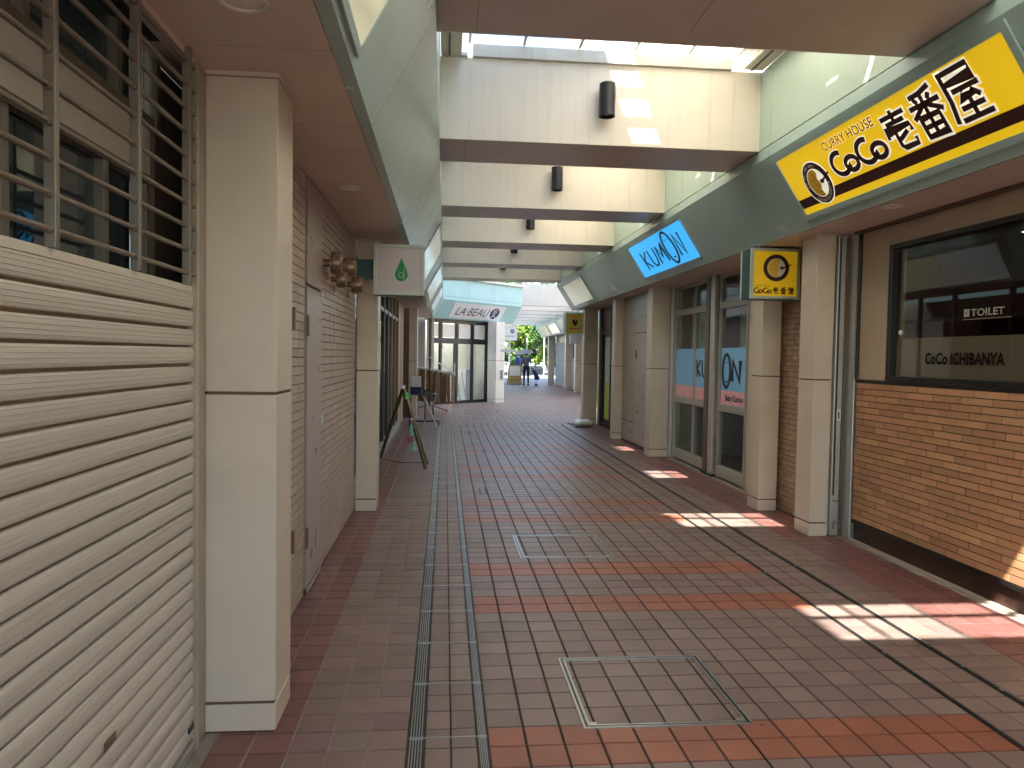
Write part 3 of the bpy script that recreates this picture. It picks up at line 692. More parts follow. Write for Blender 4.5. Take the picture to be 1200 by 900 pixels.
# walls that close the ends of the near arcade rooms
# ================================================================== SIGNS ON THE RIGHT FASCIA
sR = (RS[1]-RS[0]).normalized()
def rsm(y, s, lift=.006):   # matrix: u runs towards the camera (-Y), v up the slope
    n = Vector((0, -1, 0)).cross(sR); o = RS[0]+sR*s+Vector((0, y, 0))+n*lift
    return frame_mtx(o, (0, -1, 0), sR)
def rect(a, b, c, d): return [[(a, c), (b, c), (b, d), (a, d)]]
def slope_frame(t, m, L, H, w, mt, name='sign_frame', tt=.02):
    polys = [[(-w, -w), (L+w, -w), (L, 0), (0, 0)], [(L+w, -w), (L+w, H+w), (L, H), (L, 0)], [(L+w, H+w), (-w, H+w), (0, H), (L, H)], [(-w, H+w), (-w, -w), (0, 0), (0, H)]]
    return flat(name, mt, t, polys, tt, m)
def curry_logo(t, m, cx, cy, r, lift, ink='choc', rim=True):
    def mm(k): return m @ Matrix.Translation((0, 0, lift+k*.0012))
    if rim: flat('logo_outline', 'creamlit', t, [ellipse(cx, cy, r*1.06, r*1.06, 40)], .0008, mm(0))
    flat('logo_ring', ink, t, [ellipse(cx, cy, r, r, 40)], .0008, mm(1))
    flat('logo_plate', 'creamlit' if rim else 'cream', t, [ellipse(cx, cy, r*.70, r*.70, 36)], .0008, mm(2))
    pts = arc(cx, cy, r*.66, r*.66, 75, 285, 24)+[(cx+r*.05, cy-r*.35), (cx+r*.22, cy-r*.1), (cx+r*.12, cy+r*.2), (cx+r*.28, cy+r*.45)]
    flat('logo_curry', 'curry', t, [pts], .0008, mm(3))
    for dx, dy in ((-.1, .42), (-.35, .22), (-.05, .2), (-.42, -.08), (-.15, -.05), (.0, -.2), (-.28, -.32), (-.02, -.42)):
        flat('logo_spot', 'currydot', t, [ellipse(cx+dx*r, cy+dy*r, r*.055, r*.045, 10)], .0006, mm(4))
    flat('logo_spoon', ink, t, [ellipse(cx+.42*r, cy+.0*r, r*.16, r*.10, 16)]+stroke([(cx+.5*r, cy+.02*r), (cx+1.16*r, cy+.26*r)], r*.10), .0006, mm(5))
    return mm
def coco(t, m, x0, base, w, h, lw, mt, lift, name='lettering'):
    """the rounded linked word CoCo drawn with strokes; w,h = size of the word"""
    polys = []; k = w/2.0
    for q in range(2):
        ox = x0+q*k
        polys += stroke(arc(ox+k*.34, base+h*.5, k*.30, h*.5-lw/2, 62, 318, 26), lw)
        polys += stroke(arc(ox+k*.34, base+h*.5, k*.30, h*.5-lw/2, 318, 325, 2)+[(ox+k*.64, base+lw*.9)], lw)
        polys += ring(ox+k*.72, base+h*.34, k*.22+lw/2, h*.34, lw, 28)
    return flat(name, mt, t, polys, .0008, m @ Matrix.Translation((0, 0, lift)))
KANJI = {'壱': [[(.08, .87), (.92, .87)], [(.5, 1.0), (.5, .70)], [(.18, .71), (.82, .71)], [(.09, .38), (.09, .55), (.91, .55), (.91, .38)], [(.37, .47), (.37, .14), (.45, .07), (.90, .07), (.90, .22)], [(.76, .42), (.37, .27)]],
         '番': [[(.17, .90), (.50, .91), (.84, .98)], [(.5, .92), (.5, .44)], [(.27, .86), (.34, .74)], [(.74, .86), (.66, .74)], [(.05, .69), (.95, .69)], [(.46, .68), (.06, .46)], [(.54, .68), (.94, .46)],
               [(.22, .05), (.22, .44), (.78, .44), (.78, .05), (.17, .05)], [(.22, .245), (.78, .245)], [(.5, .44), (.5, .05)]],
         '屋': [[(.08, .94), (.90, .94), (.90, .74), (.14, .74)], [(.14, .98), (.14, .42), (.06, .03)], [(.26, .585), (.96, .585)], [(.56, .58), (.38, .42), (.78, .44)], [(.70, .52), (.88, .36)], [(.30, .245), (.90, .245)], [(.60, .40), (.60, .05)], [(.20, .045), (1.0, .045)]]}
def kanji(t, m, ch, u, v, w, h, lw, mt, name='lettering', grow=0, th=.0008):
    polys = []; k_ = 0
    for i, st in enumerate(KANJI[ch]):
        pts = [(u+a*w, v+b*h) for a, b in st]
        if grow:
            for e in (0, -1):
                o_ = pts[1] if e == 0 else pts[-2]; d = math.hypot(pts[e][0]-o_[0], pts[e][1]-o_[1]); pts[e] = (pts[e][0]+(pts[e][0]-o_[0])/d*grow, pts[e][1]+(pts[e][1]-o_[1])/d*grow)
        polys += stroke(pts, lw+2*grow)
    return flat(name, mt, t, polys, th, m)
cs = thing('curry_house_sign', (2.77, 4.5, 2.88), 'big yellow fascia sign lettered CURRY HOUSE CoCo 壱番屋 above the restaurant', 'shop sign')
m = rsm(5.80, .110, .004)
L_, H_ = 2.42, .490
slope_frame(cs, m, L_, H_, .045, 'green', tt=.012)
flat('sign_face', 'yellow', cs, rect(0, L_, 0, H_), .004, m)
flat('brown_stripe', 'choc', cs, rect(0, L_, .052, .128), .0008, m @ Matrix.Translation((0, 0, .0046)))
curry_logo(cs, m, .38, .20, .168, .0056)
ml = m @ Matrix.Translation((0, 0, .0056))
ring_t = m @ Matrix.Translation((0, 0, .0125))
def arc_text(t, m, body, cx, cy, r, a0, a1, size, mt):
    n = len(body)
    for i, ch in enumerate(body):
        if ch == ' ': continue
        a = math.radians(a0+(a1-a0)*i/(n-1)); s = -1 if a1 < a0 else 1
        mm = m @ Matrix.Translation((cx+r*math.cos(a), cy+r*math.sin(a), 0)) @ Matrix.Rotation(a-PI/2 if s < 0 else a+PI/2, 4, 'Z')
        text('logo_letter', ch, mt, t, mm, height=size, anchor='C', offset=.01)
arc_text(cs, m @ Matrix.Translation((0, 0, .0125)), 'Good smell Good curry', .38, .20, .143, 185, 62, .018, 'cream')
arc_text(cs, m @ Matrix.Translation((0, 0, .0125)), 'CoCoICHIBANYA', .38, .20, .143, 232, 348, .026, 'cream')
CW, CH = .66, .215
coco(cs, m, .635, .150, CW, CH, .055, 'creamlit', .0056, 'lettering_outline')
coco(cs, m, .643, .158, CW-.016, CH-.016, .037, 'choc', .0068)
for ch, u, v, hh, ww in (('壱', 1.315, .150, .270, .270), ('番', 1.600, .150, .300, .280), ('屋', 1.89, .155, .315, .280)):
    kanji(cs, m @ Matrix.Translation((0, 0, .0056)), ch, u, v, ww, hh, .031, 'creamlit', 'lettering_outline', .011)
    kanji(cs, m @ Matrix.Translation((0, 0, .0072)), ch, u, v, ww, hh, .031, 'choc')
text('lettering_outline', 'CURRY HOUSE', 'creamlit', cs, m @ Matrix.Translation((.655-.004, .382-.004, .0056)), width=.628, height=.073, offset=.02)
text('lettering', 'CURRY HOUSE', 'choc', cs, m @ Matrix.Translation((.655, .382, .0068)), width=.62, height=.065, offset=.004)
# KUMON word drawn with pen strokes in a 1 x .42 cell
def kumon_polys(w=1.0, h=.42, lw=.028, gap=0, only=None):
    P = {}
    P['K'] = stroke([(.02, .30), (.05, .02)][::-1], lw)+stroke([(.15, .29), (.045, .15), (.17, .03)], lw)
    P['U'] = stroke([(.21, .29), (.22, .10), (.26, .03), (.32, .04), (.35, .12), (.355, .29)], lw)
    P['M'] = stroke([(.40, .03), (.43, .29), (.49, .12), (.55, .30), (.585, .03)], lw*1.05)
    P['O'] = ring(.715, .19, .115, .24, lw*1.2, 36)+[ellipse(.685, .30, .010, .012, 8), ellipse(.745, .30, .010, .012, 8)]+stroke(arc(.715, .06, .02, .01, 180, 360, 6), lw*.7)
    P['N'] = stroke([(.86, .03), (.87, .32), (.965, .04), (.975, .33)], lw*1.1)
    out = []
    for k_ in P:
        if only and k_ not in only: continue
        out += [[(u*w, v*h/.42) for u, v in q] for q in P[k_]]
    return out
ks = thing('blue_fascia_sign', (2.77, 9.4, 2.88), 'bright blue fascia sign with the thin lettered word KUMON', 'shop sign')
m = rsm(10.66, .105, .004)
flat('sign_face', 'blue', ks, rect(0, 2.36, 0, .485), .006, m)
slope_frame(ks, m, 2.36, .485, .018, 'green', tt=.010)
flat('lettering', 'navy', ks, kumon_polys(1.78, .40, .030), .0008, m @ Matrix.Translation((.33, .065, .0066)))
for u in (.0, 2.36): MB().obox(m @ Vector((u, -.02, .01)), (0, .012, 0), sR*.012, Vector((0, -1, 0)).cross(sR)*.006).build('corner_screw', 'bronze', ks)
rb = thing('blank_light_box', (2.77, 15.6, 2.88), 'blank cream light box at the far end of the right canopy', 'light box', 'blank light boxes in the canopies')
m = rsm(16.72, .085, .004)
flat('diffuser', 'lightbox', rb, rect(0, 2.22, 0, .50), .006, m); slope_frame(rb, m, 2.22, .50, .03, 'green', tt=.012)
# left light boxes
sL = (LS[1]-LS[0]).normalized()
def lsm(y, s, lift=.004):
    n = Vector((0, 1, 0)).cross(sL); o = LS[0]+sL*s+Vector((0, y, 0))+n*lift
    return frame_mtx(o, (0, 1, 0), sL)
for y0, y1, lb, dd in ((.35, 2.83, 'blank cream light box overhead at the top left of the picture', ('lightbox',)),
                       (9.12, 11.52, 'blank white and cream light box above the dark shopfront, right of the green drop sign', ('lightboxw', 'lightbox')),
                       (13.1, 15.9, 'blank light box farther along the left canopy, second past the green sign', ('lightboxw', 'lightbox')),
                       (17.2, 19.6, 'last small light box on the left canopy before the aqua corner', ('lightboxw',))):
    t = thing('blank_light_box', (-.2, (y0+y1)/2, 2.88), lb, 'light box', 'blank light boxes in the canopies')
    m = lsm(y0, .055); n = len(dd); Lq = (y1-y0)/n
    for i, mm_ in enumerate(dd): flat('diffuser', mm_, t, rect(i*Lq+(.01 if i else 0), (i+1)*Lq-(.01 if i < n-1 else 0), 0, .50), .006, m)
    slope_frame(t, m, y1-y0, .50, .028, 'green', tt=.012)
# ================================================================== HANGING BOX SIGNS
def hang(x0, x1, z0, z1, y0, y1, face, frame_m, name, label, draw, side='teal', fw_=.028, arm=None):
    t = thing(name, ((x0+x1)/2, (y0+y1)/2, z0), label, 'hanging sign')
    B(x0+.004, x1-.004, y0+.03, y1-.03, z0+.004, z1-.004).build('box_side', side, t)
    for ya, yb in ((y0, y0+.03), (y1-.03, y1)):
        mb = MB()
        mb.box(x0, x1, ya, yb, z0, z0+fw_).box(x0, x1, ya, yb, z1-fw_, z1).box(x0, x0+fw_, ya, yb, z0+fw_, z1-fw_).box(x1-fw_, x1, ya, yb, z0+fw_, z1-fw_)
        mb.build('sign_frame', frame_m, t, .002)
    B(x0+fw_, x1-fw_, y0+.010, y0+.028, z0+fw_, z1-fw_).build('sign_face', face, t)
    B(x0+fw_, x1-fw_, y1-.028, y1-.010, z0+fw_, z1-fw_).build('sign_face', face, t)
    if arm: B(*arm).build('bracket_arm', side, t)
    m = frame_mtx((x0+fw_, y0+.0095, z0+fw_), (1, 0, 0), (0, 0, 1)); draw(t, m, x1-x0-2*fw_, z1-z0-2*fw_)
    return t
def draw_curry(t, m, w, h):
    curry_logo(t, m, w*.52, h*.63, h*.30, .0002, rim=False)
    text('lettering', 'CURRY HOUSE', 'choc', t, m @ Matrix.Translation((w*.03, h*.215, .0006)), width=w*.36, height=h*.03, offset=.01)
    coco(t, m, w*.015, h*.055, w*.42, h*.135, h*.026, 'choc', .0006)
    for q, ch in enumerate('壱番屋'): kanji(t, m @ Matrix.Translation((0, 0, .0006)), ch, w*(.45+.175*q), h*.05, w*.145, h*.15, w*.018, 'choc')
hang(2.885, 3.370, 2.100, 2.582, 6.88, 7.14, 'yellow2', 'signframe', 'hanging_curry_sign', 'square yellow hanging sign with curry plate ring logo and CoCo 壱番屋', draw_curry)
def draw_drop(t, m, w, h):
    cx, cy = w*.56, h*.47; r = w*.145
    pts = [(cx, cy+h*.30)]+[(cx+r*a, cy+h*b) for a, b in ((.25, .22), (.62, .10), (.92, -.02))]+arc(cx, cy-h*.075, r, r*1.05, 20, -200, 20)+[(cx-r*a, cy+h*b) for a, b in ((.92, -.02), (.62, .10), (.25, .22))]
    flat('drop_logo', 'dropgreen', t, [pts], .0008, m @ Matrix.Translation((0, 0, .0002)))
    flat('drop_letter', 'signframe', t, ring(cx-.004, cy-h*.085, r*.42, r*.42, r*.09, 24)+stroke([(cx+r*.42, cy+h*.10), (cx+r*.42, cy-h*.27)], r*.08), .0008, m @ Matrix.Translation((0, 0, .0012)))
hang(-.640, -.196, 2.040, 2.487, 6.7, 6.93, 'signface', 'signframe', 'hanging_drop_sign', 'square pale hanging sign with a green water drop on the left', draw_drop, arm=(-.84, -.640, 6.80, 6.86, 2.19, 2.36))
def draw_olive(t, m, w, h):
    flat('figure_logo', 'choc', t, [ellipse(w*.44, h*.60, w*.10, h*.10, 10), ellipse(w*.52, h*.48, w*.12, h*.09, 10), ellipse(w*.62, h*.58, w*.07, h*.12, 10)]+stroke([(w*.40, h*.72), (w*.5, h*.52), (w*.60, h*.38)], .025), .001, m @ Matrix.Translation((0, 0, .0004)))
    flat('text_line', 'red', t, rect(w*.15, w*.85, h*.22, h*.26)+rect(w*.25, w*.75, h*.84, h*.87), .001, m @ Matrix.Translation((0, 0, .0004)))
hang(2.62, 3.03, 2.005, 2.49, 16.2, 16.5, 'olive', 'signframe', 'hanging_yellow_sign', 'small dull yellow hanging sign with dark figure at the end of the right row', draw_olive, side='signframe')
def draw_lb(t, m, w, h):
    flat('oval_logo', 'navy', t, [ellipse(w*.68, h*.62, w*.15, h*.17, 20)], .001, m @ Matrix.Translation((0, 0, .0004)))
    flat('oval_mark', 'plasticwhite', t, stroke([(w*.64, h*.74), (w*.64, h*.50)], .012)+stroke([(w*.72, h*.74), (w*.72, h*.50)], .012), .001, m @ Matrix.Translation((0, 0, .0016)))
    text('lettering', 'LA·BEAU', 'navy', t, m @ Matrix.Translation((w*.12, h*.20, .0006)), width=w*.76, height=h*.10)
hang(1.885, 2.36, 2.02, 2.52, 24.5, 24.75, 'plasticwhite', 'plasticwhite', 'hanging_salon_sign', 'small white hanging sign with dark oval beside the corner pillar', draw_lb, side='plasticwhite')
hang(5.05, 5.45, 2.05, 2.5, 29.9, 30.2, 'concrete', 'concrete', 'hanging_grey_sign', 'small plain grey hanging box sign on the far right', lambda *a: None, side='concrete')
# ================================================================== RIGHT FRONTS
rw = thing('brick_wall', (3.46, 3, 0), 'low wall of thin orange brick tiles under the restaurant window', 'wall')
B(3.466, 3.60, -6, 6.0, .18, 1.345).build('grout_bed', 'brickgrout', rw)
bm_ = {}; far = MB(); nrow = 23; rh = (1.342-.182)/nrow
for j in range(nrow):
    off_ = (.0, .115, .23, .06, .175)[j % 5]+.012*math.sin(j*1.7)
    y = 5.995+off_-.30
    z0 = .182+j*rh+.0022; z1 = z0+rh-.0044
    ytop = 5.995
    y = 5.995-off_ if off_ > .03 else 5.995-.295
    first_b = True
    while ytop > -5.8:
        ln = ytop-y
        if ln > .02:
            a, b = y+.002, ytop-.002
            if ytop > 3.95:
                key = round(ln, 3)
                if key not in bm_:
                    q = MB(); e = .0015
                    hw = (b-a)/2; hh = (z1-z0)/2
                    q.add([(.012, -hw, -hh), (.012, hw, -hh), (.012, hw, hh), (.012, -hw, hh), (.0, -hw+e, -hh+e), (.0, hw-e, -hh+e), (.0, hw-e, hh-e), (.0, -hw+e, hh-e)],
                          [(7, 6, 5, 4), (4, 5, 1, 0), (5, 6, 2, 1), (6, 7, 3, 2), (7, 4, 0, 3)])
                    me = bpy.data.meshes.new('brick'); me.from_pydata(q.v, [], q.f); me.materials.append(M['brick']); bm_[key] = me
                o = bpy.data.objects.new('brick', bm_[key]); COL.objects.link(o); o.parent = rw
                o.location = (3.460-3.46+random.uniform(-.001, .001), (a+b)/2-3, (z0+z1)/2)
            else: far.box(3.460, 3.468, a, b, z0, z1)
        ytop = y; y -= .295
o = far.build('brickwork', 'brickj', rw); o['kind'] = 'stuff'
B(3.478, 3.60, -6, 5.99, 0, .148).build('plinth', 'plinth', rw)
B(3.452, 3.60, -6, 5.995, .150, .180).build('plinth_trim', 'black', rw, .002)
B(3.452, 3.60, -6, 5.995, 1.346, 1.366).build('coping', 'black', rw, .002)
B(3.44, 3.478, -6, 6.0, -.004, .012).build('kerb_strip', 'walltile', rw)
rp = thing('restaurant_shopfront', (3.46, 3, 1.36), 'restaurant front with beige panel and large black framed window', 'shopfront')
B(3.462, 3.60, 5.578, 5.97, 1.368, 2.585).build('beige_panel', 'beige', rp, .002)
B(3.462, 3.60, -6, 5.576, 2.432, 2.585).build('beige_header', 'beige', rp, .002)
B(3.44, 3.60, -6, 6.0, 2.588, 2.606).build('head_rail', 'black', rp, .002)
B(3.40, 3.438, -6, 6.0, 2.580, 2.5995).build('head_trim', 'bronze', rp, .002)
B(3.445, 3.60, 5.972, 6.0, 1.368, 2.585).build('end_trim', 'black', rp, .002)
B(3.450, 3.53, 5.53, 5.574, 1.41, 2.39).build('window_jamb', 'black', rp, .002)
B(3.450, 3.53, .8, 5.575, 2.392, 2.430).build('window_head', 'black', rp, .002)
B(3.450, 3.53, .8, 5.575, 1.370, 1.408).build('window_sill', 'black', rp, .002)
B(3.455, 3.53, 2.0, 2.04, 1.41, 2.39).build('mullion', 'black', rp, .002)
B(3.500, 3.506, .8, 5.53, 1.41, 2.39).build('window_pane', 'glassrest', rp)
B(3.5085, 3.511, .8, 5.528, 1.41, 1.70).build('frosted_band', 'frostfilm', rp)
mg = frame_mtx((3.4985, 5.160, 1.505), (0, -1, 0), (0, 0, 1))
text('window_lettering', 'CoCo ICHIBANYA', 'inkblack', rp, mg, width=.78, height=.085, offset=.025)
mg = frame_mtx((3.4985, 4.700, 1.832), (0, -1, 0), (0, 0, 1))
text('toilet_lettering', 'TOILET', 'frostfilm', rp, mg, width=.30, height=.048, offset=.012)
flat('toilet_icon', 'frostfilm', rp, rect(-.068, -.016, -.002, .05), .0006, mg)
flat('toilet_icon_mark', 'interior', rp, rect(-.044, -.041, .0, .048)+rect(-.065, -.019, .022, .025), .0006, mg @ Matrix.Translation((0, 0, .001)))
flat('toilet_rule', 'tan', rp, rect(-.08, .36, -.022, -.017), .0006, mg)
MB().lathe([(0, 0), (.020, 0), (.020, .006), (.012, .014), (0, .015)], (3.499, 5.463, 1.745), (-1, 0, 0)).build('window_knob', 'plasticwhite', rp, smooth=True)
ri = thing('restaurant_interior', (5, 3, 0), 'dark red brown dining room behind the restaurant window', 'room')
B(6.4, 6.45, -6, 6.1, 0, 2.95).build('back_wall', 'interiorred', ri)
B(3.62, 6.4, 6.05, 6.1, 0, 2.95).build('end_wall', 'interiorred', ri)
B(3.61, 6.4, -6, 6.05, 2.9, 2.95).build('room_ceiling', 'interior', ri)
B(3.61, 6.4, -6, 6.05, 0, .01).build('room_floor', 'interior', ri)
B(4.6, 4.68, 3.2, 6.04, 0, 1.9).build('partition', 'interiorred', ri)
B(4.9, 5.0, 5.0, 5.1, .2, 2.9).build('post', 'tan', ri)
for q, (x, y) in enumerate(((5.2, 4.6), (5.3, 5.4), (4.2, 3.6), (5.6, 3.4), (4.3, 5.2))):
    t = thing('pendant_light', (x, y, 2.5), ['small ceiling spot left of centre inside the restaurant', 'small ceiling spot deep inside the restaurant', 'small ceiling spot nearest the camera inside restaurant',
              'small ceiling spot at the right inside restaurant', 'small ceiling spot just behind the glass'][q], 'lamp', 'small lamps inside the restaurant')
    MB().lathe([(0, .08), (.03, .08), (.05, 0), (.045, 0)], n=14).build('shade', 'lampblack', t, local=True)
    MB().lathe([(0, .002), (.042, .002), (.042, .008), (0, .008)], n=14).build('bulb', mat('bulb_lit_%d' % q, (1, .9, .7), emit=2.0), t, local=True)
    MB().tube((0, 0, .08), (0, 0, .4), .003).build('cord', 'black', t, local=True)
# guide rails next to near right pillar
gr = thing('shutter_guide', (3.47, 6.2, 0), 'upright metal shutter guide rails beside the nearest right pillar', 'guide rail')
B(3.309, 3.36, 6.21, 6.40, 0, 2.6).build('cream_post', 'pillar', gr, .002)
B(3.362, 3.455, 6.17, 6.40, 0, 2.6).build('guide_channel', 'alum', gr, .004)
B(3.374, 3.384, 6.158, 6.17, .35, 2.58).build('channel_lip', 'steel_dark', gr)
B(3.43, 3.445, 6.150, 6.17, 0, 2.58).build('rubber_strip', 'bronze', gr)
B(3.457, 3.50, 6.03, 6.40, 0, 2.6).build('silver_post', 'alum', gr, .004)
B(3.385, 3.425, 6.160, 6.17, 1.00, 1.10).build('lock_plate', 'plasticwhite', gr, .002)
B(3.398, 3.408, 6.156, 6.16, 1.02, 1.08).build('key_slot', 'black', gr)
B(3.375, 3.435, 6.150, 6.17, .30, .305).build('seam', 'steel_dark', gr)
MB().path([Vector((3.38, 6.155, .06)), Vector((3.38, 6.13, .13)), Vector((3.43, 6.13, .13)), Vector((3.43, 6.155, .06))], .006).build('floor_latch', 'steel', gr, smooth=True)
# tile wall between first two right pillars
w12 = thing('tiled_wall', (3.36, 6.8, 0), 'narrow tan tiled wall between the two nearest right pillars', 'wall')
B(3.386, 3.50, 6.40, 7.60, 0, 2.6).build('grout_bed', 'wallgrout', w12)
mb = MB(); tiled(mb, 3.380, 6.41, 7.60, .012, 2.598, .10, .051, -1); o = mb.build('wall_tiling', 'walltile2', w12); o['kind'] = 'stuff'
B(3.377, 3.379, 6.45, 7.15, .40, .404).build('hatch_seam', 'black', w12)
# --- tall classroom windows with blue/pink film
def kwin(y0, y1, mull, label):
    t = thing('classroom_window', (3.52, (y0+y1)/2, 0), label, 'window', 'tall classroom windows with blue and pink film')
    fr = 'frame'
    def br(ya, yb, z0, z1, name='frame_bar', m_=fr, x0=3.49, x1=3.55): return B(x0, x1, ya, yb, z0, z1).build(name, m_, t, .003)
    br(y0, y0+.05, .0, 2.6, 'stile'); br(y1-.05, y1, .0, 2.6, 'stile')
    br(y0+.051, y1-.051, .02, .165, 'bottom_rail'); br(y0+.051, y1-.051, .86, .945, 'lower_transom', x0=3.488); br(y0+.051, y1-.051, 2.155, 2.245, 'upper_transom', x0=3.488); br(y0+.051, y1-.051, 2.545, 2.6, 'head_rail')
    ms = [y0+.05]+[q for q in mull]+[y1-.05]
    for q in mull:
        for za, zb in ((.166, .859), (.946, 2.154), (2.246, 2.544)): br(q-.022, q+.022, za, zb, 'mullion', x0=3.495)
    for a, b in zip(ms, ms[1:]):
        a2 = a+.0225 if a in mull else a+.001; b2 = b-.0225 if b in mull else b-.001
        for za, zb in ((.166, .859), (.946, 2.154), (2.246, 2.544)):
            B(3.520, 3.525, a2, b2, za, zb).build('pane', 'glassk', t)
        B(3.5145, 3.5165, a2+.002, b2-.002, 1.13, 1.66).build('blue_film', 'filmblue', t)
        B(3.5145, 3.5165, a2+.002, b2-.002, .948, 1.128).build('pink_film', 'filmpink', t)
    return t
ka = kwin(9.72, 11.14, [10.24], 'classroom window left of the dark post, lettered KU')
kb = kwin(8.37, 9.28, [], 'classroom window right of the dark post, lettered ON with Baby Kumon')
mk = frame_mtx((3.5140, 10.27+.0, 1.21), (0, -1, 0), (0, 0, 1))
flat('window_lettering', 'navy', ka, kumon_polys(1.15, .36, .046, only=('K', 'U')), .0008, frame_mtx((3.5140, 10.19, 1.25), (0, -1, 0), (0, 0, 1)))
flat('window_lettering', 'navy', kb, kumon_polys(1.35, .40, .042, only=('O',)), .0008, frame_mtx((3.5140, 10.02, 1.19), (0, -1, 0), (0, 0, 1)))
flat('window_lettering', 'navy', kb, [[(u+.0, v) for u, v in q] for q in kumon_polys(2.2, .36, .046, only=('N',))], .0008, frame_mtx((3.5140, 10.76, 1.22), (0, -1, 0), (0, 0, 1)))
text('window_lettering', 'Baby Kumon', 'navy', kb, frame_mtx((3.5140, 9.07, .975), (0, -1, 0), (0, 0, 1)), width=.56, height=.10, offset=.035)
kp = thing('window_post', (3.46, 9.5, 0), 'dark metal post between the classroom windows', 'post')
B(3.44, 3.52, 9.33, 9.47, .02, 2.6).build('post_shaft', 'alum', kp, .006); B(3.45, 3.53, 9.54, 9.68, .02, 2.6).build('post_shaft', 'bronze', kp, .006)
B(3.435, 3.53, 9.32, 9.69, 0, .02).build('base_shoe', 'black', kp)
B(3.50, 3.60, 7.60, 8.368, 0, 2.6).build('infill_wall', 'pillar', kb)
for k_, (ya, yb) in enumerate(((9.78, 11.08), (8.43, 9.22))):
    bl_ = thing('window_blind', (3.75, (ya+yb)/2, 1.66), ['pale roller blind behind the left classroom window', 'pale roller blind behind the right classroom window'][k_], 'blind')
    B(3.74, 3.745, ya, yb, 1.62, 2.5).build('blind_sheet', 'interiorlight', bl_); MB().tube((3.75, ya, 2.52), (3.75, yb, 2.52), .025).build('roller', 'frame', bl_)
ki = thing('classroom_interior', (5, 9.5, 0), 'dim grey room behind the classroom windows', 'room')
B(5.2, 5.25, 7.7, 11.4, 0, 2.8).build('back_wall', 'interiorgrey', ki); B(3.6, 5.2, 7.7, 7.74, 0, 2.8).build('side_wall', 'interiorgrey', ki); B(3.6, 5.2, 11.3, 11.35, 0, 2.8).build('side_wall', 'interiorgrey', ki)
B(3.6, 5.2, 7.7, 11.3, 0, .01).build('room_floor', 'interior', ki); B(3.6, 5.2, 7.7, 11.3, 2.7, 2.75).build('room_ceiling', 'interiorgrey', ki)
B(3.44, 3.50, 11.45, 11.50, 0, 2.6).build('edge_post', 'alum', kp) if False else None
er = thing('edge_rail', (3.46, 11.1, 0), 'thin metal shutter rail between far classroom window and pillar', 'guide rail')
B(3.43, 3.49, 11.15, 11.25, 0, 2.6).build('rail_post', 'alum', er, .003)
# --- service door and tile wall between pillars three and four
w34 = thing('tiled_wall', (3.28, 12.9, 0), 'grey beige tiled wall strip between far right service door and pillar', 'wall')
B(3.286, 3.45, 12.62, 13.56, 0, 2.6).build('grout_bed', 'wallgrout', w34); mb = MB(); tiled(mb, 3.280, 12.63, 13.55, .40, 2.598, .195, .0525, -1); o = mb.build('wall_tiling', 'walltile', w34); o['kind'] = 'stuff'
B(3.276, 3.30, 12.66, 13.5, .03, .385).build('low_panel', 'door', w34, .003)
d34 = thing('service_door', (3.27, 12.0, 0), 'grey service door beyond the classroom windows on the right', 'door')
B(3.30, 3.33, 11.44, 12.62, 0, 2.6).build('door_recess', 'black', d34); B(3.262, 3.298, 11.70, 12.60, .05, 1.93).build('door_leaf', 'door', d34, .003); B(3.262, 3.298, 11.70, 12.60, 1.945, 2.585).build('upper_panel', 'door', d34, .003)
B(3.252, 3.262, 12.5, 12.55, 1.5, 1.65).build('hinge', 'black', d34); B(3.245, 3.262, 11.75, 11.80, .9, 1.0).build('door_pull', 'alum', d34)
# --- dark shop door between pillars four and five
d45 = thing('shop_entrance', (3.5, 15.3, 0), 'dark framed shop entrance with a green and yellow poster on its glass', 'shopfront')
for y in (13.9, 15.30, 16.25): B(3.44, 3.52, y, y+.09, 0, 2.6).build('post', 'black', d45)
B(3.44, 3.52, 13.99, 16.25, 2.02, 2.14).build('lintel', 'black', d45); B(3.47, 3.49, 13.99, 15.3, 2.14, 2.6).build('upper_panel', 'tan', d45); B(3.47, 3.49, 15.39, 16.25, 2.14, 2.6).build('upper_panel', 'bronze', d45)
B(3.46, 3.50, 13.99, 16.25, 0, .1).build('bottom_rail', 'black', d45)
B(3.48, 3.485, 13.99, 16.25, .1, 2.02).build('pane', 'glassdark', d45)
B(3.470, 3.473, 15.42, 15.95, .98, 1.95).build('poster', mat('poster_grey_green', (.40, .50, .42), .5, var=.2, scale=8), d45); B(3.470, 3.473, 15.42, 15.95, .18, .975).build('poster', mat('poster_lime', (.45, .50, .05), .5, var=.1), d45)
B(4.2, 4.25, 13.6, 17, 0, 2.6).build('back_wall', 'interior', d45)
B(3.44, 3.50, 16.40, 16.52, 0, 2.6).build('jamb', 'tan', d45)
# body walls of the right block
rb2 = thing('right_building', (6, 5, 0), 'plain side of the right shop block facing the cross passage', 'building')
B(3.55, 9, 16.95, 17.1, 0, 3.9).build('end_wall', 'pillar', rb2)
B(3.56, 3.66, 6.45, 7.7, 0, 2.6).build('infill_wall', 'wallgrout', rb2); B(3.56, 3.66, 11.35, 16.95, 0, 2.6).build('infill_wall', 'wallgrout', rb2)
B(2.70, 9, -8, 17.2, 3.70, 3.90).build('floor_slab', 'building', rb2)
lb2 = thing('left_building', (-4, 5, 0), 'plain floor slab of the left shop block above its rooms', 'building')
B(-6, -.14, -8, 22, 3.70, 3.90).build('floor_slab', 'building', lb2); B(-1.12, -1.10, 2.95, 3.35, 0, 2.6).build('infill_wall', 'wallgrout', lb2)
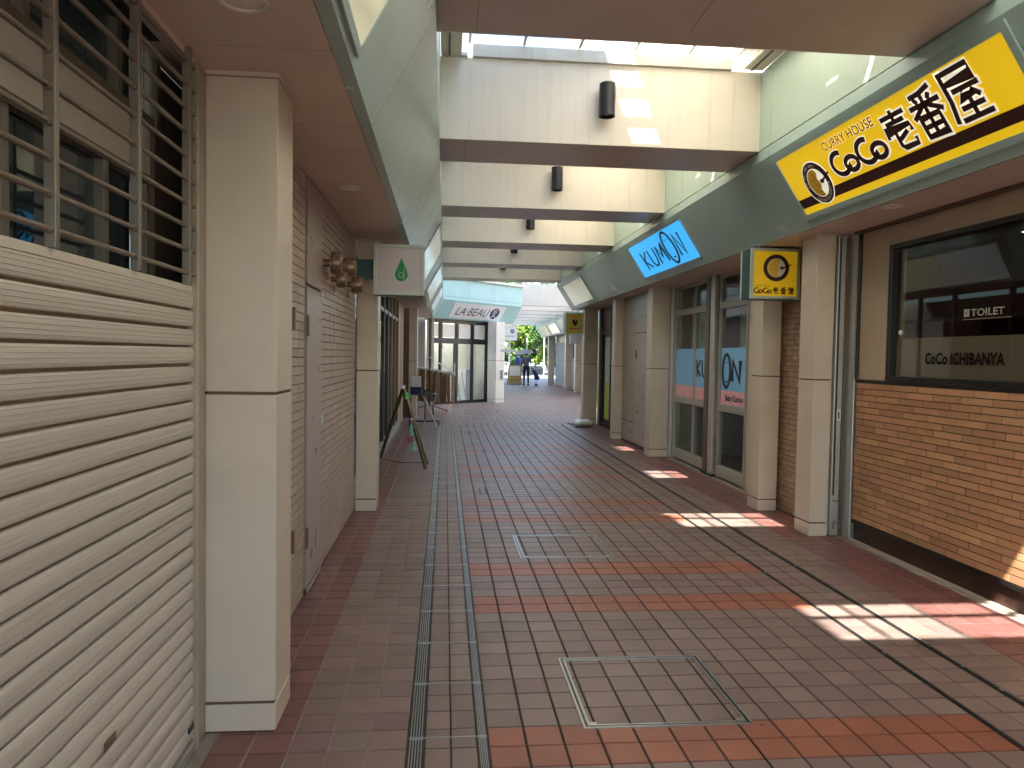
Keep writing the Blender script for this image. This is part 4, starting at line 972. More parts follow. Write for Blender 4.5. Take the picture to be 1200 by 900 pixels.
# ================================================================== SALON CORNER (left of centre, turned shopfront)
dd = Vector((.695, .719, 0)); nn = Vector((.719, -.695, 0))
P0 = Vector((-.42, 22.25, 0))
def sal(u, out, z): return P0+dd*u+nn*out+Vector((0, 0, z))
LEN = 3.88
sc = thing('corner_canopy', P0+Vector((0, 0, 2.6)), 'aqua corner canopy turned toward the cross passage', 'canopy')
def sprism(prof, u0, u1, name, m_, parent):   # prof (out,z)
    n = len(prof); vs = [sal(u0, a, z) for a, z in prof]+[sal(u1, a, z) for a, z in prof]
    return MB().add(vs, [tuple(range(n-1, -1, -1)), tuple(range(n, 2*n))]+[(i, (i+1) % n, (i+1) % n+n, i+n) for i in range(n)]).build(name, m_, parent)
sprism([(0, 2.6), (.36, 3.15), (.36, 3.24), (.33, 3.24), (.33, 3.17), (-.03, 2.63)], 0.05, LEN, 'fascia_panel', 'aqua', sc)
for a, b in ((.30, 1.5), (1.506, 2.7), (2.706, LEN+.25)): sprism([(.33, 3.25), (.35, 3.25), (.35, 3.78), (.33, 3.78)], a-.25, b-.25, 'wall_panel', 'aqua', sc)
sprism([(-.04, 2.64), (.32, 3.18), (.32, 3.8), (-.8, 3.8), (-.8, 2.64)], .2, LEN-.02, 'core', 'aqua', sc)
sprism([(.30, 3.79), (.44, 3.79), (.44, 3.86), (.30, 3.86)], .0, LEN+.05, 'gutter', 'flash', sc)
sprism([(-.6, 2.60), (-.001, 2.60), (-.001, 2.63), (-.6, 2.63)], .0, LEN-.02, 'soffit', 'soffit', sc)
ss = thing('salon_sign', sal(1.6, .2, 2.85), 'white slanted fascia sign lettered LA·BEAU with dark oval logo', 'shop sign')
sS = (nn*.36+Vector((0, 0, .55))).normalized(); n2 = dd.cross(sS)
msal = frame_mtx(sal(.68, 0, 2.6)+sS*.055+n2*.004, dd, sS)
flat('sign_face', 'plasticwhite', ss, [[(0, 0), (2.42, 0), (2.42, .53), (0, .53)]], .006, msal)
text('lettering', 'LA·BEAU', 'navy', ss, msal @ Matrix.Translation((.20, .12, .008)), width=1.52, height=.27, shear=.25, offset=.0)
flat('oval_logo', 'navy', ss, [ellipse(2.0, .26, .21, .20, 28)], .002, msal @ Matrix.Translation((0, 0, .0075)))
flat('oval_mark', 'plasticwhite', ss, stroke([(1.93, .42), (1.93, .20)], .022)+stroke([(2.0, .43), (1.98, .24)], .022)+stroke([(2.07, .42), (2.05, .24)], .022)+stroke([(1.86, .09), (2.0, .20), (2.15, .08)], .024), .002, msal @ Matrix.Translation((0, 0, .010)))
sf = thing('salon_shopfront', sal(1.2, -.15, 0), 'black framed glass salon front with double doors', 'shopfront')
def sbox(u0, u1, o0, o1, z0, z1, name, m_, parent=None, bev=.002):
    vs = []
    for z in (z0, z1):
        for (u, q) in ((u0, o0), (u1, o0), (u1, o1), (u0, o1)): vs.append(sal(u, q, z))
    return MB().add(vs, [(0, 1, 2, 3), (7, 6, 5, 4), (0, 4, 5, 1), (1, 5, 6, 2), (2, 6, 7, 3), (3, 7, 4, 0)]).build(name, m_, parent or sf, bev)
for u in (.10, .53, 1.25, 1.97, 2.66): sbox(u, u+.075, -.21, -.13, 0, 2.6, 'frame_post', 'navyframe')
for z0, z1 in ((0, .09), (1.86, 2.03), (2.48, 2.60)):
    for a, b in ((.176, .529), (.606, 1.249), (1.326, 1.969), (2.046, 2.659)): sbox(a, b, -.205, -.135, z0, z1, 'frame_rail', 'navyframe')
for a, b in ((.176, .529), (.606, 1.249), (1.326, 1.969), (2.046, 2.659)):
    sbox(a, b, -.172, -.168, .09, 1.86, 'pane', 'glass', bev=0); sbox(a+.05, b-.05, -.172, -.168, 2.05, 2.46, 'top_pane', 'cream', bev=0)
    sbox(a, a+.04, -.195, -.145, 2.03, 2.48, 'top_frame', 'navyframe'); sbox(b-.04, b, -.195, -.145, 2.03, 2.48, 'top_frame', 'navyframe')
sbox(1.17, 1.249, -.20, -.14, .09, 1.86, 'door_stile', 'navyframe'); sbox(1.14, 1.165, -.12, -.10, .85, 1.25, 'door_handle', 'steel')
si = thing('salon_interior', sal(1.3, -2, 0), 'pale salon room with chairs seen through the glass', 'room')
sbox(.0, 3.0, -3.0, -2.95, 0, 2.6, 'back_wall', 'interiorlight', si); sbox(-.02, .02, -3.0, -.24, 0, 2.6, 'side_wall', 'interiorlight', si); sbox(2.95, 2.99, -3.0, -.24, 0, 2.6, 'side_wall', 'interiorlight', si)
sbox(.02, 2.70, -2.95, -.31, .0, .012, 'room_floor', 'interiorlight', si); sbox(.02, 2.70, -2.95, -.31, 2.58, 2.6, 'room_ceiling', 'interiorlight', si)
sbox(2.15, 2.55, -.9, -.55, .012, 1.05, 'white_counter', 'plasticwhite', si); sbox(.9, 1.9, -2.0, -1.9, .0, 1.3, 'screen', 'interiorlight', si); sbox(1.2, 1.6, -1.4, -1.0, .45, .52, 'chair_seat', 'black', si); sbox(1.2, 1.6, -1.40, -1.34, .52, 1.0, 'chair_back', 'black', si); sbox(1.36, 1.44, -1.24, -1.16, .01, .45, 'chair_stem', 'steel', si)
MB().tube(sal(1.95, -.55, .95), sal(2.12, -.5, .05), .025).build('leaning_board', 'plasticwhite', si)
MB().tube(sal(1.70, -.6, 1.0), sal(1.83, -.5, .05), .03).build('leaning_board', 'plasticwhite', si)
sbox(.6, 2.4, -2.2, -1.0, 2.565, 2.578, 'fill_light_panel', mat('salon_fill_light', (1, .97, .9), emit=1.6), si)  # glowing panel added to brighten the salon room, no such lamp is seen
MB().lathe([(.02, .16), (.10, 0)], sal(1.25, -.8, 1.72), n=16).build('lamp_shade', 'cream', si); MB().tube(sal(1.25, -.8, 1.88), sal(1.25, -.8, 2.58), .004).build('lamp_cord', 'black', si)
# five sided corner pillar
cpl = thing('pillar', (1.64, 24.1, 0), 'white corner pillar at the right end of the salon front with lettering strip', 'pillar', 'cream panelled pillars along the arcade')
def poly_z(pts, z0, z1, name, m_, parent, bev=.003):
    n = len(pts); vs = [(x, y, z0) for x, y in pts]+[(x, y, z1) for x, y in pts]
    return MB().add(vs, [tuple(range(n-1, -1, -1)), tuple(range(n, 2*n))]+[(i, (i+1) % n, (i+1) % n+n, i+n) for i in range(n)]).build(name, m_, parent, bev)
pc = [(1.37, 23.93), (1.62, 23.66), (1.91, 23.95), (1.89, 24.55), (1.62, 24.5)]
poly_z([(1.68+(x-1.68)*.965, 24.12+(y-24.12)*.965) for x, y in pc], 0, 2.59, 'core', 'pillar_joint', cpl)
for z0, z1, nm in ((.004, .112, 'plinth_panel'), (.124, 1.349, 'lower_panel'), (1.361, 2.595, 'upper_panel')): poly_z(pc, z0, z1, nm, 'white', cpl)
pm = frame_mtx((1.66, 23.70, 0), (.707, .707, 0), (0, 0, 1))
B(1.76, 1.86, 23.80, 23.9, .75, 1.05).build('notice_plate', 'concrete', cpl)
for q in range(6): text('vertical_lettering', 'ヘアーサロン'[q], 'concrete', cpl, pm @ Matrix.Translation((.15, 1.95-.16*q, .012)), height=.09)
# ================================================================== SECOND ARCADE
for k in range(7):
    y0 = 25.6+2.68*k
    beam(y0, ['first beam of the far arcade, a broad bright white face', 'second far arcade beam', 'third far arcade beam', 'fourth far arcade beam', 'fifth far arcade beam', 'sixth far arcade beam', 'last far arcade beam before the trees'][k],
         1.2, 5.03, 'thin looking beams of the far arcade', .30, 3.25, 4.0)
B(1.0, 1.2, 24.9, 42.6, 3.2, 4.2)
far_c = thing('shop_canopy', (5.2, 35, 2.6), 'far grey green canopy over the far right pillars', 'canopy')
for a, b in ((27.6, 30.6), (30.6, 33.8), (33.8, 37.0), (37.0, 41.5)):
    MB().prism_y([(5.36, 2.575), (5.03, 3.14), (5.03, 3.25), (5.07, 3.25), (5.40, 2.62), (5.40, 2.575)], a+.004, b-.004).build('fascia_panel', 'green', far_c)
    B(5.04, 5.08, a+.004, b-.004, 3.26, 4.0).build('wall_panel', 'greenpale', far_c)
MB().prism_y([(5.37, 2.59), (5.05, 3.15), (5.05, 3.98), (6.2, 3.98), (6.2, 2.59)], 27.6, 27.63).build('end_panel', 'green', far_c)
MB().prism_y([(5.37, 2.59), (5.05, 3.15), (5.05, 3.98), (6.2, 3.98), (6.2, 2.59)], 41.47, 41.5).build('end_panel', 'green', far_c)
B(5.40, 6.2, 27.6, 41.5, 2.576, 2.60).build('soffit', 'soffit', far_c)
sF = (Vector((5.03, 0, 3.14))-Vector((5.36, 0, 2.575))).normalized(); nF = Vector((0, -1, 0)).cross(sF)
for y0, y1, lb in ((34.2, 37.0, 'blank cream light box on the far canopy, nearer one'), (37.4, 40.2, 'blank cream light box on the far canopy, farther one')):
    t = thing('blank_light_box', (5.2, (y0+y1)/2, 2.8), lb, 'light box', 'blank light boxes in the canopies')
    m = frame_mtx(Vector((5.36, y1, 2.575))+sF*.09+nF*.01, (0, -1, 0), sF)
    flat('diffuser', 'lightbox', t, rect(0, y1-y0, 0, .48), .006, m); slope_frame(t, m, y1-y0, .48, .04, 'green', tt=.012)
fb = thing('far_right_shops', (5.9, 34, 0), 'row of shut far right shops with grey roller shutters', 'shopfront')
B(6.0, 6.2, 27.6, 31.0, 0, 2.57).build('wall', 'tan', fb)
for a, b in ((31.7, 33.8), (34.3, 39.5)):
    o = MB()
    zz = .05
    while zz < 2.2: o.box(5.90, 5.93, a, b, zz, zz+.10); zz += .115
    o = o.build('shutter_slats', 'concrete', fb); o['kind'] = 'stuff'
    B(5.935, 5.96, a, b, 0, 2.57).build('shutter_back', 'bronze', fb)
B(5.88, 5.96, 33.85, 34.25, 0, 2.57).build('jamb', 'black', fb)
B(6.2, 12, 27.6, 41.5, 0, 7.5).build('block_wall', 'building', fb)
bn = thing('standing_banner', (5.6, 32.6, 0), 'slim white upright panel with a dark dot between far right pillars', 'banner')
B(5.62, 5.86, 32.5, 32.53, .05, 1.45).build('panel', 'plasticwhite', bn, .01); MB().lathe([(0, 0), (.05, 0), (.05, .01), (0, .01)], (5.74, 32.495, 1.3), (0, -1, 0)).build('dot', 'navy', bn); B(5.6, 5.88, 32.4, 32.6, 0, .05).build('base', 'black', bn)
sblk = thing('salon_building', (0, 30, 0), 'salon block side wall along the far arcade, raised out of view to shade it', 'building')
MB().add([(-.5, 24.9, 0), (1.15, 24.95, 0), (1.15, 41, 0), (-6, 41, 0), (-6, 24.9, 0), (-.5, 24.9, 19), (1.15, 24.95, 19), (1.15, 41, 19), (-6, 41, 19), (-6, 24.9, 19)],
         [(0, 1, 6, 5), (1, 2, 7, 6), (2, 3, 8, 7), (3, 4, 9, 8), (4, 0, 5, 9), (5, 6, 7, 8, 9)]).build('wall', 'building', sblk)  # wall carried far above view to keep the sun off the far arcade
# side blocks beyond the cross passage right
xb = thing('far_block', (12, 22, 0), 'plain cream block closing the right side of the cross passage', 'building')
B(9.5, 14, 14, 30, 0, 8).build('wall', 'building', xb)
# ================================================================== STREET FURNITURE IN THE WALK
# easel
ez = thing('easel', (-.55, 10.3, 0), 'brown wooden three legged easel standing open against the left shopfront', 'easel')
apex = Vector((-.565, 10.35, 1.06))
for p in (Vector((-.925, 11.0, 0)), Vector((-.235, 9.88, 0)), Vector((-.222, 10.28, 0))):
    d = (p-apex); ap = apex+d.normalized()*.01
    x = d.cross(Vector((0, 0, 1))).normalized()*.016; y_ = d.normalized().cross(x).normalized()*.022
    MB().obox((ap+p)/2, x, y_, (p-ap)/2).build('leg', 'wood', ez, .002)
B(-.59, -.54, 10.31, 10.39, 1.04, 1.09).build('top_clamp', 'alum', ez, .004)
MB().path([apex+Vector((.02, -.02, 0)), Vector((-.52, 10.26, .85)), Vector((-.47, 10.2, .62)), Vector((-.44, 10.16, .45))], .006).build('cord', 'black', ez)
sb = thing('spray_bottle', (-.43, 10.15, .42), 'mint green spray bottle hanging low on the easel', 'bottle')
MB().lathe([(0, 0), (.035, 0), (.04, .02), (.04, .12), (.015, .17), (.015, .20), (0, .20)], n=16).build('body', 'mint', sb, smooth=True, local=True); MB().box(-.03, .02, -.012, .012, .20, .23).build('nozzle', 'plasticwhite', sb, local=True)
gb = thing('green_clip', (-.52, 10.2, .90), 'bright green plastic clips tied near the top of the easel', 'clip')
MB().lathe([(0, 0), (.03, .01), (.022, .09), (.0, .10)], n=10).build('clip_body', 'greenplastic', gb, smooth=True, local=True); MB().box(.0, .09, -.01, .01, .05, .065).build('clip_arm', 'greenplastic', gb, local=True)
rd = thing('red_tag', (-.45, 10.13, .36), 'small red tag hanging under the spray bottle', 'tag'); MB().box(-.03, .03, -.012, .012, -.03, .04).build('tag_body', 'red', rd, .006, local=True)
mg2 = thing('mint_cloth', (-.40, 10.1, .24), 'small mint cloth hanging at the foot of the cord', 'cloth')
MB().lathe([(0, .10), (.02, .09), (.045, .02), (.05, -.02), (.02, -.03), (0, -.03)], n=9).build('cloth_body', 'mint', mg2, smooth=True, local=True)
pts = [Vector((-.93+.07*i, 10.9-.28*math.sin(i/10*PI)-.04*i, .008)) for i in range(11)]
cb = MB().path(pts, .005, 6).build('cable', 'black'); tag(cb, 'thin dark cable curving over the tiles behind the easel', 'cable')
# folding table
ft = thing('folding_table', (-.43, 15.2, 0), 'small black topped folding table with crossed pale legs', 'table')
B(-.70, -.15, 14.95, 15.42, .70, .722).build('table_top', 'black', ft, .004)
for y in (15.0, 15.37):
    MB().tube((-.43, y, .69), (-.13, y, .02), .010).build('leg', 'alum', ft, smooth=True); MB().tube((-.16, y+.022, .69), (-.45, y+.022, .02), .010).build('leg', 'alum', ft, smooth=True)
    MB().tube((-.68, y, .69), (-.70, y, .02), .010).build('leg', 'wood', ft, smooth=True)
MB().tube((-.295, 15.0, .36), (-.295, 15.4, .36), .014).build('cross_joint', 'plasticwhite', ft)
wb = thing('paper_box', (-.58, 15.2, .722), 'white upright leaflet box on the folding table', 'box')
B(-.675, -.48, 15.12, 15.26, .724, 1.07).build('box_body', 'plasticwhite', wb, .006); B(-.69, -.47, 15.10, 15.28, .724, .86).build('wire_holder', 'bagnavy', wb, .004)
tr_ = thing('wire_tray', (-.33, 15.2, .722), 'black shallow wire tray on the folding table', 'tray')
mb = MB(); x0, x1, y0, y1 = -.45, -.22, 15.06, 15.34
for z_ in (.735, .765, .80): mb.path([Vector((x0, y0, z_)), Vector((x1, y0, z_)), Vector((x1, y1, z_)), Vector((x0, y1, z_)), Vector((x0, y0, z_))], .004, 6)
o = mb.build('wire_rims', 'black', tr_); B(x0, x1, y0, y1, .724, .730).build('tray_base', 'black', tr_)
rs = thing('rolling_stand', (-.32, 16.0, 0), 'black rolling stand base with casters behind the folding table', 'stand')
B(-.72, -.10, 15.95, 16.05, .07, .11).build('base_bar', 'black', rs, .006)
for x in (-.41, -.24): MB().tube((x, 16.0, .11), (x, 16.0, .75), .014).build('post', 'black', rs, smooth=True)
for x in (-.70, -.12):
    B(x-.02, x+.02, 15.75, 16.25, .06, .085).build('foot', 'black', rs)
    for y in (15.78, 16.22): MB().lathe([(0, -.012), (.03, -.012), (.03, .012), (0, .012)], (x, y, .03), (1, 0, 0), 14).build('caster', 'black', rs)
# drying rack with towels
dk = thing('drying_rack', (-.35, 20.3, 0), 'folding drying rack with white arms beside the salon front', 'rack')
A_ = Vector((-.93, 20.9, 1.17)); B_ = Vector((.26, 19.9, 1.0))
MB().tube((-.42, 20.4, .05), (-.42, 20.4, 1.48), .018).build('centre_post', 'black', dk)
MB().tube(A_, B_, .018).build('rail', 'alum', dk, smooth=True)
MB().tube(A_+Vector((0, .4, .02)), B_+Vector((0, .4, .02)), .014).build('rail', 'white', dk, smooth=True)
for q in (A_, B_, B_+Vector((0, .4, .02)), A_+Vector((0, .4, .02))): MB().tube((-.42, 20.4, 1.45), q, .010).build('arm', 'white', dk, smooth=True)
for p in ((.06, 19.95), (-.85, 20.1), (-.42, 20.95)):
    MB().tube((-.42, 20.4, .15), (p[0], p[1], .03), .014).build('foot', 'black', dk); MB().lathe([(0, 0), (.03, .0), (.02, .07), (0, .08)], (p[0], p[1], 0), n=10).build('foot_cap', 'red', dk)
nT = 12
for i in range(nT):
    f_ = .06+.90*i/(nT-1); p = A_.lerp(B_, f_); w = .048+random.uniform(-.006, .008)
    dirr = (B_-A_).normalized(); nrm = Vector((dirr.y, -dirr.x, 0)).normalized()
    t = MB(); n_ = 9; vs = []; zb_ = .22+random.uniform(-.02, .03)+(.0 if i != 11 else -.0)
    for s_ in range(2):
        for r_ in range(6):
            zz = p.z+.005+(zb_-p.z)*r_/5
            for c_ in range(n_):
                u = (c_/(n_-1)-.5)*2*w; dpt = .022*math.sin(c_*1.7+i*2+r_*.25)*(1 if r_ > 0 else .3)+s_*.012
                vs.append(p+dirr*u+nrm*dpt+Vector((0, 0, zz-p.z)))
    fs = []
    for s_ in range(2):
        o_ = s_*54
        for r_ in range(5):
            for c_ in range(8):
                q = o_+r_*9+c_; f4 = (q, q+1, q+10, q+9); fs.append(f4 if s_ == 0 else f4[::-1])
    t.add(vs, fs)
    o = t.build('towel', 'towel2' if i % 3 == 1 or i > 9 else 'towel', smooth=True)
    tag(o, ['leftmost dark brown towel hanging behind the white box', 'tan towel second from left on rack', 'brown towel third from left on rack', 'brown towel fourth from left on rack', 'tan towel fifth from left on rack', 'brown towel sixth from left on rack',
            'brown towel seventh from left on rack', 'tan towel eighth from left on rack', 'brown towel ninth from left on rack', 'dark brown towel third from right end', 'tan towel second from the right end of rack', 'rightmost tan towel next to the salon door'][i], 'towel', 'brown towels pegged on the drying rack')
    B(p.x-.012, p.x+.012, p.y-.03, p.y+.005, p.z-.03, p.z+.04).build('peg', 'plasticwhite', o) if False else None
for i in range(nT):
    f_ = .06+.90*i/(nT-1); p = A_.lerp(B_, f_)
    B(p.x-.010, p.x+.010, p.y-.026, p.y+.026, p.z-.02, p.z+.045).build('peg', 'plasticwhite', dk)
# white bag at pillar foot
wbg = thing('sandbag', (3.04, 17.0, 0), 'white plump weight bag lying at the foot of the last right pillar', 'bag')
mb = MB(); n1, n2_ = 14, 8; vs = []
for j in range(n2_+1):
    for i in range(n1):
        a = 2*PI*i/n1; ph = PI*j/n2_; sx = math.copysign(abs(math.cos(a))**.6, math.cos(a)); sy = math.copysign(abs(math.sin(a))**.6, math.sin(a)); rr1 = math.sin(ph)**.55
        vs.append((3.00+.20*sx*rr1, 16.78-.0+.26*sy*rr1-.20, max(.003, .075-.075*math.cos(ph)+.018*math.sin(3*a)*rr1+(.02 if sx > 0 else 0)*rr1)))
mb.add(vs, [(j*n1+i, (j+1)*n1+i, (j+1)*n1+(i+1) % n1, j*n1+(i+1) % n1) for j in range(n2_) for i in range(n1)]); mb.build('bag_body', 'plasticwhite', wbg, smooth=True)
wbg.location.y = 16.4; 
B(2.80, 3.2, 16.38, 16.75, .0, .035).build('base_tray', 'concrete', wbg, .01)
# ================================================================== PEOPLE
def person(loc, label, top, scale=1.0, rot=0, lean=0, arm_r=None, stride=.12):
    t = thing('person', loc, label, 'person')
    t.rotation_euler.z = rot; t.scale = (scale,)*3
    J = {'pel': (0, 0, .92, .115), 'wst': (0, .0, 1.05, .115), 'che': (0, .02, 1.28, .14), 'nek': (0, .01, 1.44, .055), 'hd0': (0, .0, 1.50, .07), 'hd1': (0, -.01, 1.58, .092), 'hd2': (0, -.01, 1.66, .08), 
         'hL': (-.09, 0, .88, .09), 'kL': (-.10, -.03+stride*.3, .50, .06), 'aL': (-.10, stride, .08, .04), 'tL': (-.10, stride-.14*-1, .035, .035),
         'hR': (.09, 0, .88, .09), 'kR': (.10, .04-stride*.2, .50, .06), 'aR': (.10, -stride, .08, .04), 'tR': (.10, -stride+.14, .035, .035),
         'sL': (-.17, .0, 1.38, .06), 'eL': (-.23, .02, 1.10, .042), 'wL': (-.20, .16, .96, .028), 'fL': (-.19, .22, .93, .022),
         'sR': (.17, .0, 1.38, .06), 'eR': (.24, .04, 1.12, .042), 'wR': (.20, .20, 1.22, .028), 'fR': (.19, .24, 1.26, .022)}
    E_ = [('pel', 'wst'), ('wst', 'che'), ('che', 'nek'), ('nek', 'hd0'), ('hd0', 'hd1'), ('hd1', 'hd2'), ('pel', 'hL'), ('hL', 'kL'), ('kL', 'aL'), ('aL', 'tL'), ('pel', 'hR'), ('hR', 'kR'), ('kR', 'aR'), ('aR', 'tR'),
          ('che', 'sL'), ('sL', 'eL'), ('eL', 'wL'), ('wL', 'fL'), ('che', 'sR'), ('sR', 'eR'), ('eR', 'wR'), ('wR', 'fR')]
    def skin(keys, grow, name, m_):
        idx = {k: i for i, k in enumerate(keys)}; me = bpy.data.meshes.new(name)
        me.from_pydata([J[k][:3] for k in keys], [(idx[a], idx[b]) for a, b in E_ if a in idx and b in idx], [])
        o = bpy.data.objects.new(name, me); COL.objects.link(o); o.parent = t; me.materials.append(M[m_])
        md = o.modifiers.new('skin', 'SKIN'); md.use_smooth_shade = True
        for k in keys: v = me.skin_vertices[0].data[idx[k]]; r = J[k][3]*grow; v.radius = (r, r*(.8 if k in ('che', 'wst', 'pel') else 1)); v.use_root = (k == keys[0])
        s = o.modifiers.new('sub', 'SUBSURF'); s.levels = 1; s.render_levels = 1
        return o
    skin(list(J.keys()), 1.0, 'body', 'skin')
    skin(['wst', 'pel', 'hL', 'kL', 'aL', 'hR', 'kR', 'aR'], 1.12, 'trousers', 'trousers')
    skin(['pel', 'wst', 'che', 'nek', 'sL', 'eL', 'wL', 'sR', 'eR', 'wR'], 1.28, 'jacket', top)
    for s_, a in (('L', 'aL'), ('R', 'aR')):
        x, y, z_ = J[a][:3]; MB().box(x-.045, x+.045, y-.07, y+.19, 0, .075).build('shoe', 'black', t, .02, local=True)
    MB().lathe([(0, .12), (.06, .11), (.098, .05), (.105, -.01), (.095, -.08), (.05, -.10)], (0, -.02, 1.62), n=14).build('hair', 'hair', t, smooth=True, local=True)
    return t
p1 = person((4.18, 38.2, 0), 'person in a grey jacket and black trousers walking away under a pale umbrella', 'jacket', 1.02)
um = thing('umbrella', (4.10, 38.3, 1.25), 'pale translucent umbrella held over the walker in grey', 'umbrella')
mb = MB(); n = 16; rings_ = [(0, .62), (.18, .60), (.36, .53), (.47, .44), (.52, .36)]
vs = []
for r_, h_ in rings_: vs += [(r_*math.cos(2*PI*i/n), r_*math.sin(2*PI*i/n), h_+(.02 if (i % 2 == 0 and r_ > .4) else 0)) for i in range(n)]
mb.add(vs, [(k*n+i, k*n+(i+1) % n, (k+1)*n+(i+1) % n, (k+1)*n+i) for k in range(4) for i in range(n)]).build('canopy', 'umb', um, smooth=True, local=True)
MB().tube((0, 0, 0), (0, 0, .66), .008).build('shaft', 'alum', um, local=True)
for i in range(8): MB().tube((0, 0, .60), (.50*math.cos(2*PI*i/8), .50*math.sin(2*PI*i/8), .37), .004, 5).build('rib', 'alum', um, local=True)
um.rotation_euler = (0, -.12, 0)
bg1 = thing('tote_bag', (4.62, 38.1, .28), 'navy blue bag swinging at the side of the walker in grey', 'bag')
MB().prism_y([(-.14, .52), (.02, .50), (.26, .12), (.20, .0), (-.02, .02), (-.04, .25)], -.07, .07).build('bag_body', 'bagnavy', bg1, .02, local=True)
MB().path([Vector((-.22, 0, .62)), Vector((-.12, 0, .60)), Vector((-.02, 0, .45))], .02).build('strap', 'trousers', bg1, local=True)
MB().box(.0, .14, -.05, .05, -.28, -.20).build('wheel_foot', 'black', bg1, .02, local=True); MB().tube((.07, 0, -.22), (.07, 0, .05), .012).build('stem', 'black', bg1, local=True)
p2 = person((4.6, 46.5, 0), 'distant person in a navy top beyond the yellow board sign', 'bagnavy', 1.0, rot=.6)
p3 = person((3.0, 60.0, 0), 'very distant person in pale clothes by the railing', 'plasticwhite', 1.0, rot=2.6)
# ================================================================== BOARD SIGN, PLAZA, TREES
ab = thing('board_sign', (3.72, 39.6, 0), 'yellow and white sandwich board standing on a dark mat', 'board sign')
def quadbox(cx, y, z0, z1, w0, w1, t_, name, m_, lean=.12):
    vs = []
    for yy_, ex in ((y, 0), (y+t_, 0)):
        vs += [(cx-w0/2, yy_, z0), (cx+w0/2, yy_, z0), (cx+w1/2, yy_+lean*(z1-z0), z1), (cx-w1/2, yy_+lean*(z1-z0), z1)]
    return MB().add(vs, [(0, 1, 2, 3), (7, 6, 5, 4), (0, 4, 5, 1), (1, 5, 6, 2), (2, 6, 7, 3), (3, 7, 4, 0)]).build(name, m_, ab)
quadbox(3.72, 39.5, .04, 1.0, .78, .62, .03, 'front_board', 'boardtan'); quadbox(3.72, 39.85, .04, 1.0, .78, .62, .03, 'rear_board', 'boardtan', -.12)
quadbox(3.72, 39.49, .45, .95, .60, .54, .008, 'white_print', 'cream'); quadbox(3.72, 39.485, .22, .40, .58, .54, .008, 'red_print', 'boardtan', .0)
B(3.2, 4.25, 39.3, 40.1, 0, .02).build('mat', 'black', ab)
def rail(x0, x1, y, label):
    t = thing('guard_rail', ((x0+x1)/2, y, 0), label, 'railing', 'white pedestrian railings beyond the arcade')
    for z_ in (.45, .75, 1.02): MB().tube((x0, y, z_), (x1, y, z_), .03, 8).build('rail_bar', 'white', t)
    n = int((x1-x0)/1.2)
    for i in range(n+1): MB().tube((x0+(x1-x0)*i/n, y, 0), (x0+(x1-x0)*i/n, y, 1.05), .035, 8).build('rail_post', 'white', t)
rail(-2, 4.4, 52, 'white pedestrian railing left of the walker'); rail(6.3, 14, 66, 'white pedestrian railing beyond the thin posts at right')
def bollard(x, y, h, label, r=.05):
    t = thing('street_post', (x, y, 0), label, 'post', 'thin pale posts in the sunlit plaza')
    MB().tube((0, 0, 0), (0, 0, h), r, 10).build('pole', 'concrete', t, smooth=True, local=True); MB().tube((0, 0, 0), (0, 0, .12), r*1.6, 10).build('base_collar', 'concrete', t, local=True)
bollard(7.2, 54, 3.2, 'thin pale post right of the walker, nearer the building'); bollard(6.6, 60, 3.0, 'thin pale post just right of the walker'); bollard(5.0, 58, 7.5, 'tall lamp pole above the walker among the trees', .07)
fw2 = thing('grey_wall', (11, 62, 0), 'grey concrete wall right of the trees', 'wall'); B(9.3, 16, 66, 66.4, 0, 6).build('wall_face', 'concrete', fw2)
fl = thing('hedge_planter', (4, 70, 0), 'low concrete planter under the trees', 'planter'); B(-3, 9, 68, 70, 0, .6).build('planter_wall', 'concrete', fl)
def tree(x, y, h, r, label, m_='leaf', n=2600, seed=0, trunkh=.35):
    rnd = random.Random(seed); t = thing('tree', (x, y, 0), label, 'tree', 'trees in the sunlit street beyond the arcade')
    tr = MB(); th = h*trunkh
    tr.tube((0, 0, 0), (.1, .05, th), .16, 9, .11)
    tips = []
    for i in range(7):
        a = 2*PI*i/7+rnd.uniform(-.3, .3); e = Vector((math.cos(a)*r*rnd.uniform(.4, .75), math.sin(a)*r*rnd.uniform(.4, .75), h*rnd.uniform(.5, .9)))
        mid = Vector((.1, .05, th)).lerp(e, .5)+Vector((0, 0, .3)); tr.tube((.1, .05, th*.95), mid, .075, 6, .045); tr.tube(mid, e, .045, 6, .015); tips += [mid, e]
    tr.build('trunk', 'bark', t, local=True)
    cl = []
    for i in range(26):
        while True:
            p = Vector((rnd.uniform(-1, 1), rnd.uniform(-1, 1), rnd.uniform(-1, 1)))
            if p.length < 1: break
        cl.append((Vector((p.x*r, p.y*r, h*.66+p.z*h*.34)), rnd.uniform(.22, .42)*r))
    vs = []; fs = []
    for i in range(n):
        c, cr = rnd.choice(cl); d = Vector((rnd.gauss(0, 1), rnd.gauss(0, 1), rnd.gauss(0, 1))).normalized()*cr*(rnd.random()**.45)
        p = c+d; s = rnd.uniform(.09, .19); a = Vector((rnd.gauss(0, 1), rnd.gauss(0, 1), rnd.gauss(0, .6))).normalized(); b = a.orthogonal().normalized()
        b = (b*math.cos(i)+a.cross(b)*math.sin(i)); k = len(vs)
        vs += [p-a*s, p+b*s*.55, p+a*s, p-b*s*.55]; fs.append((k, k+1, k+2, k+3))
    MB().add(vs, fs).build('crown', m_, t, local=True)
tree(3.0, 57, 7.5, 2.6, 'yellow green tree behind the small white salon sign', 'leaf', 9000, 1)
tree(6.3, 63, 7.0, 2.5, 'green tree in the middle behind the umbrella', 'leaf', 9000, 2, .28)
tree(9.2, 60, 6.5, 2.2, 'dark green tree by the far right pillar', 'leaf2', 9000, 3, .2)
tree(4.6, 72, 9.5, 3.4, 'tall pale tree at the back centre', 'leaf', 9000, 4)
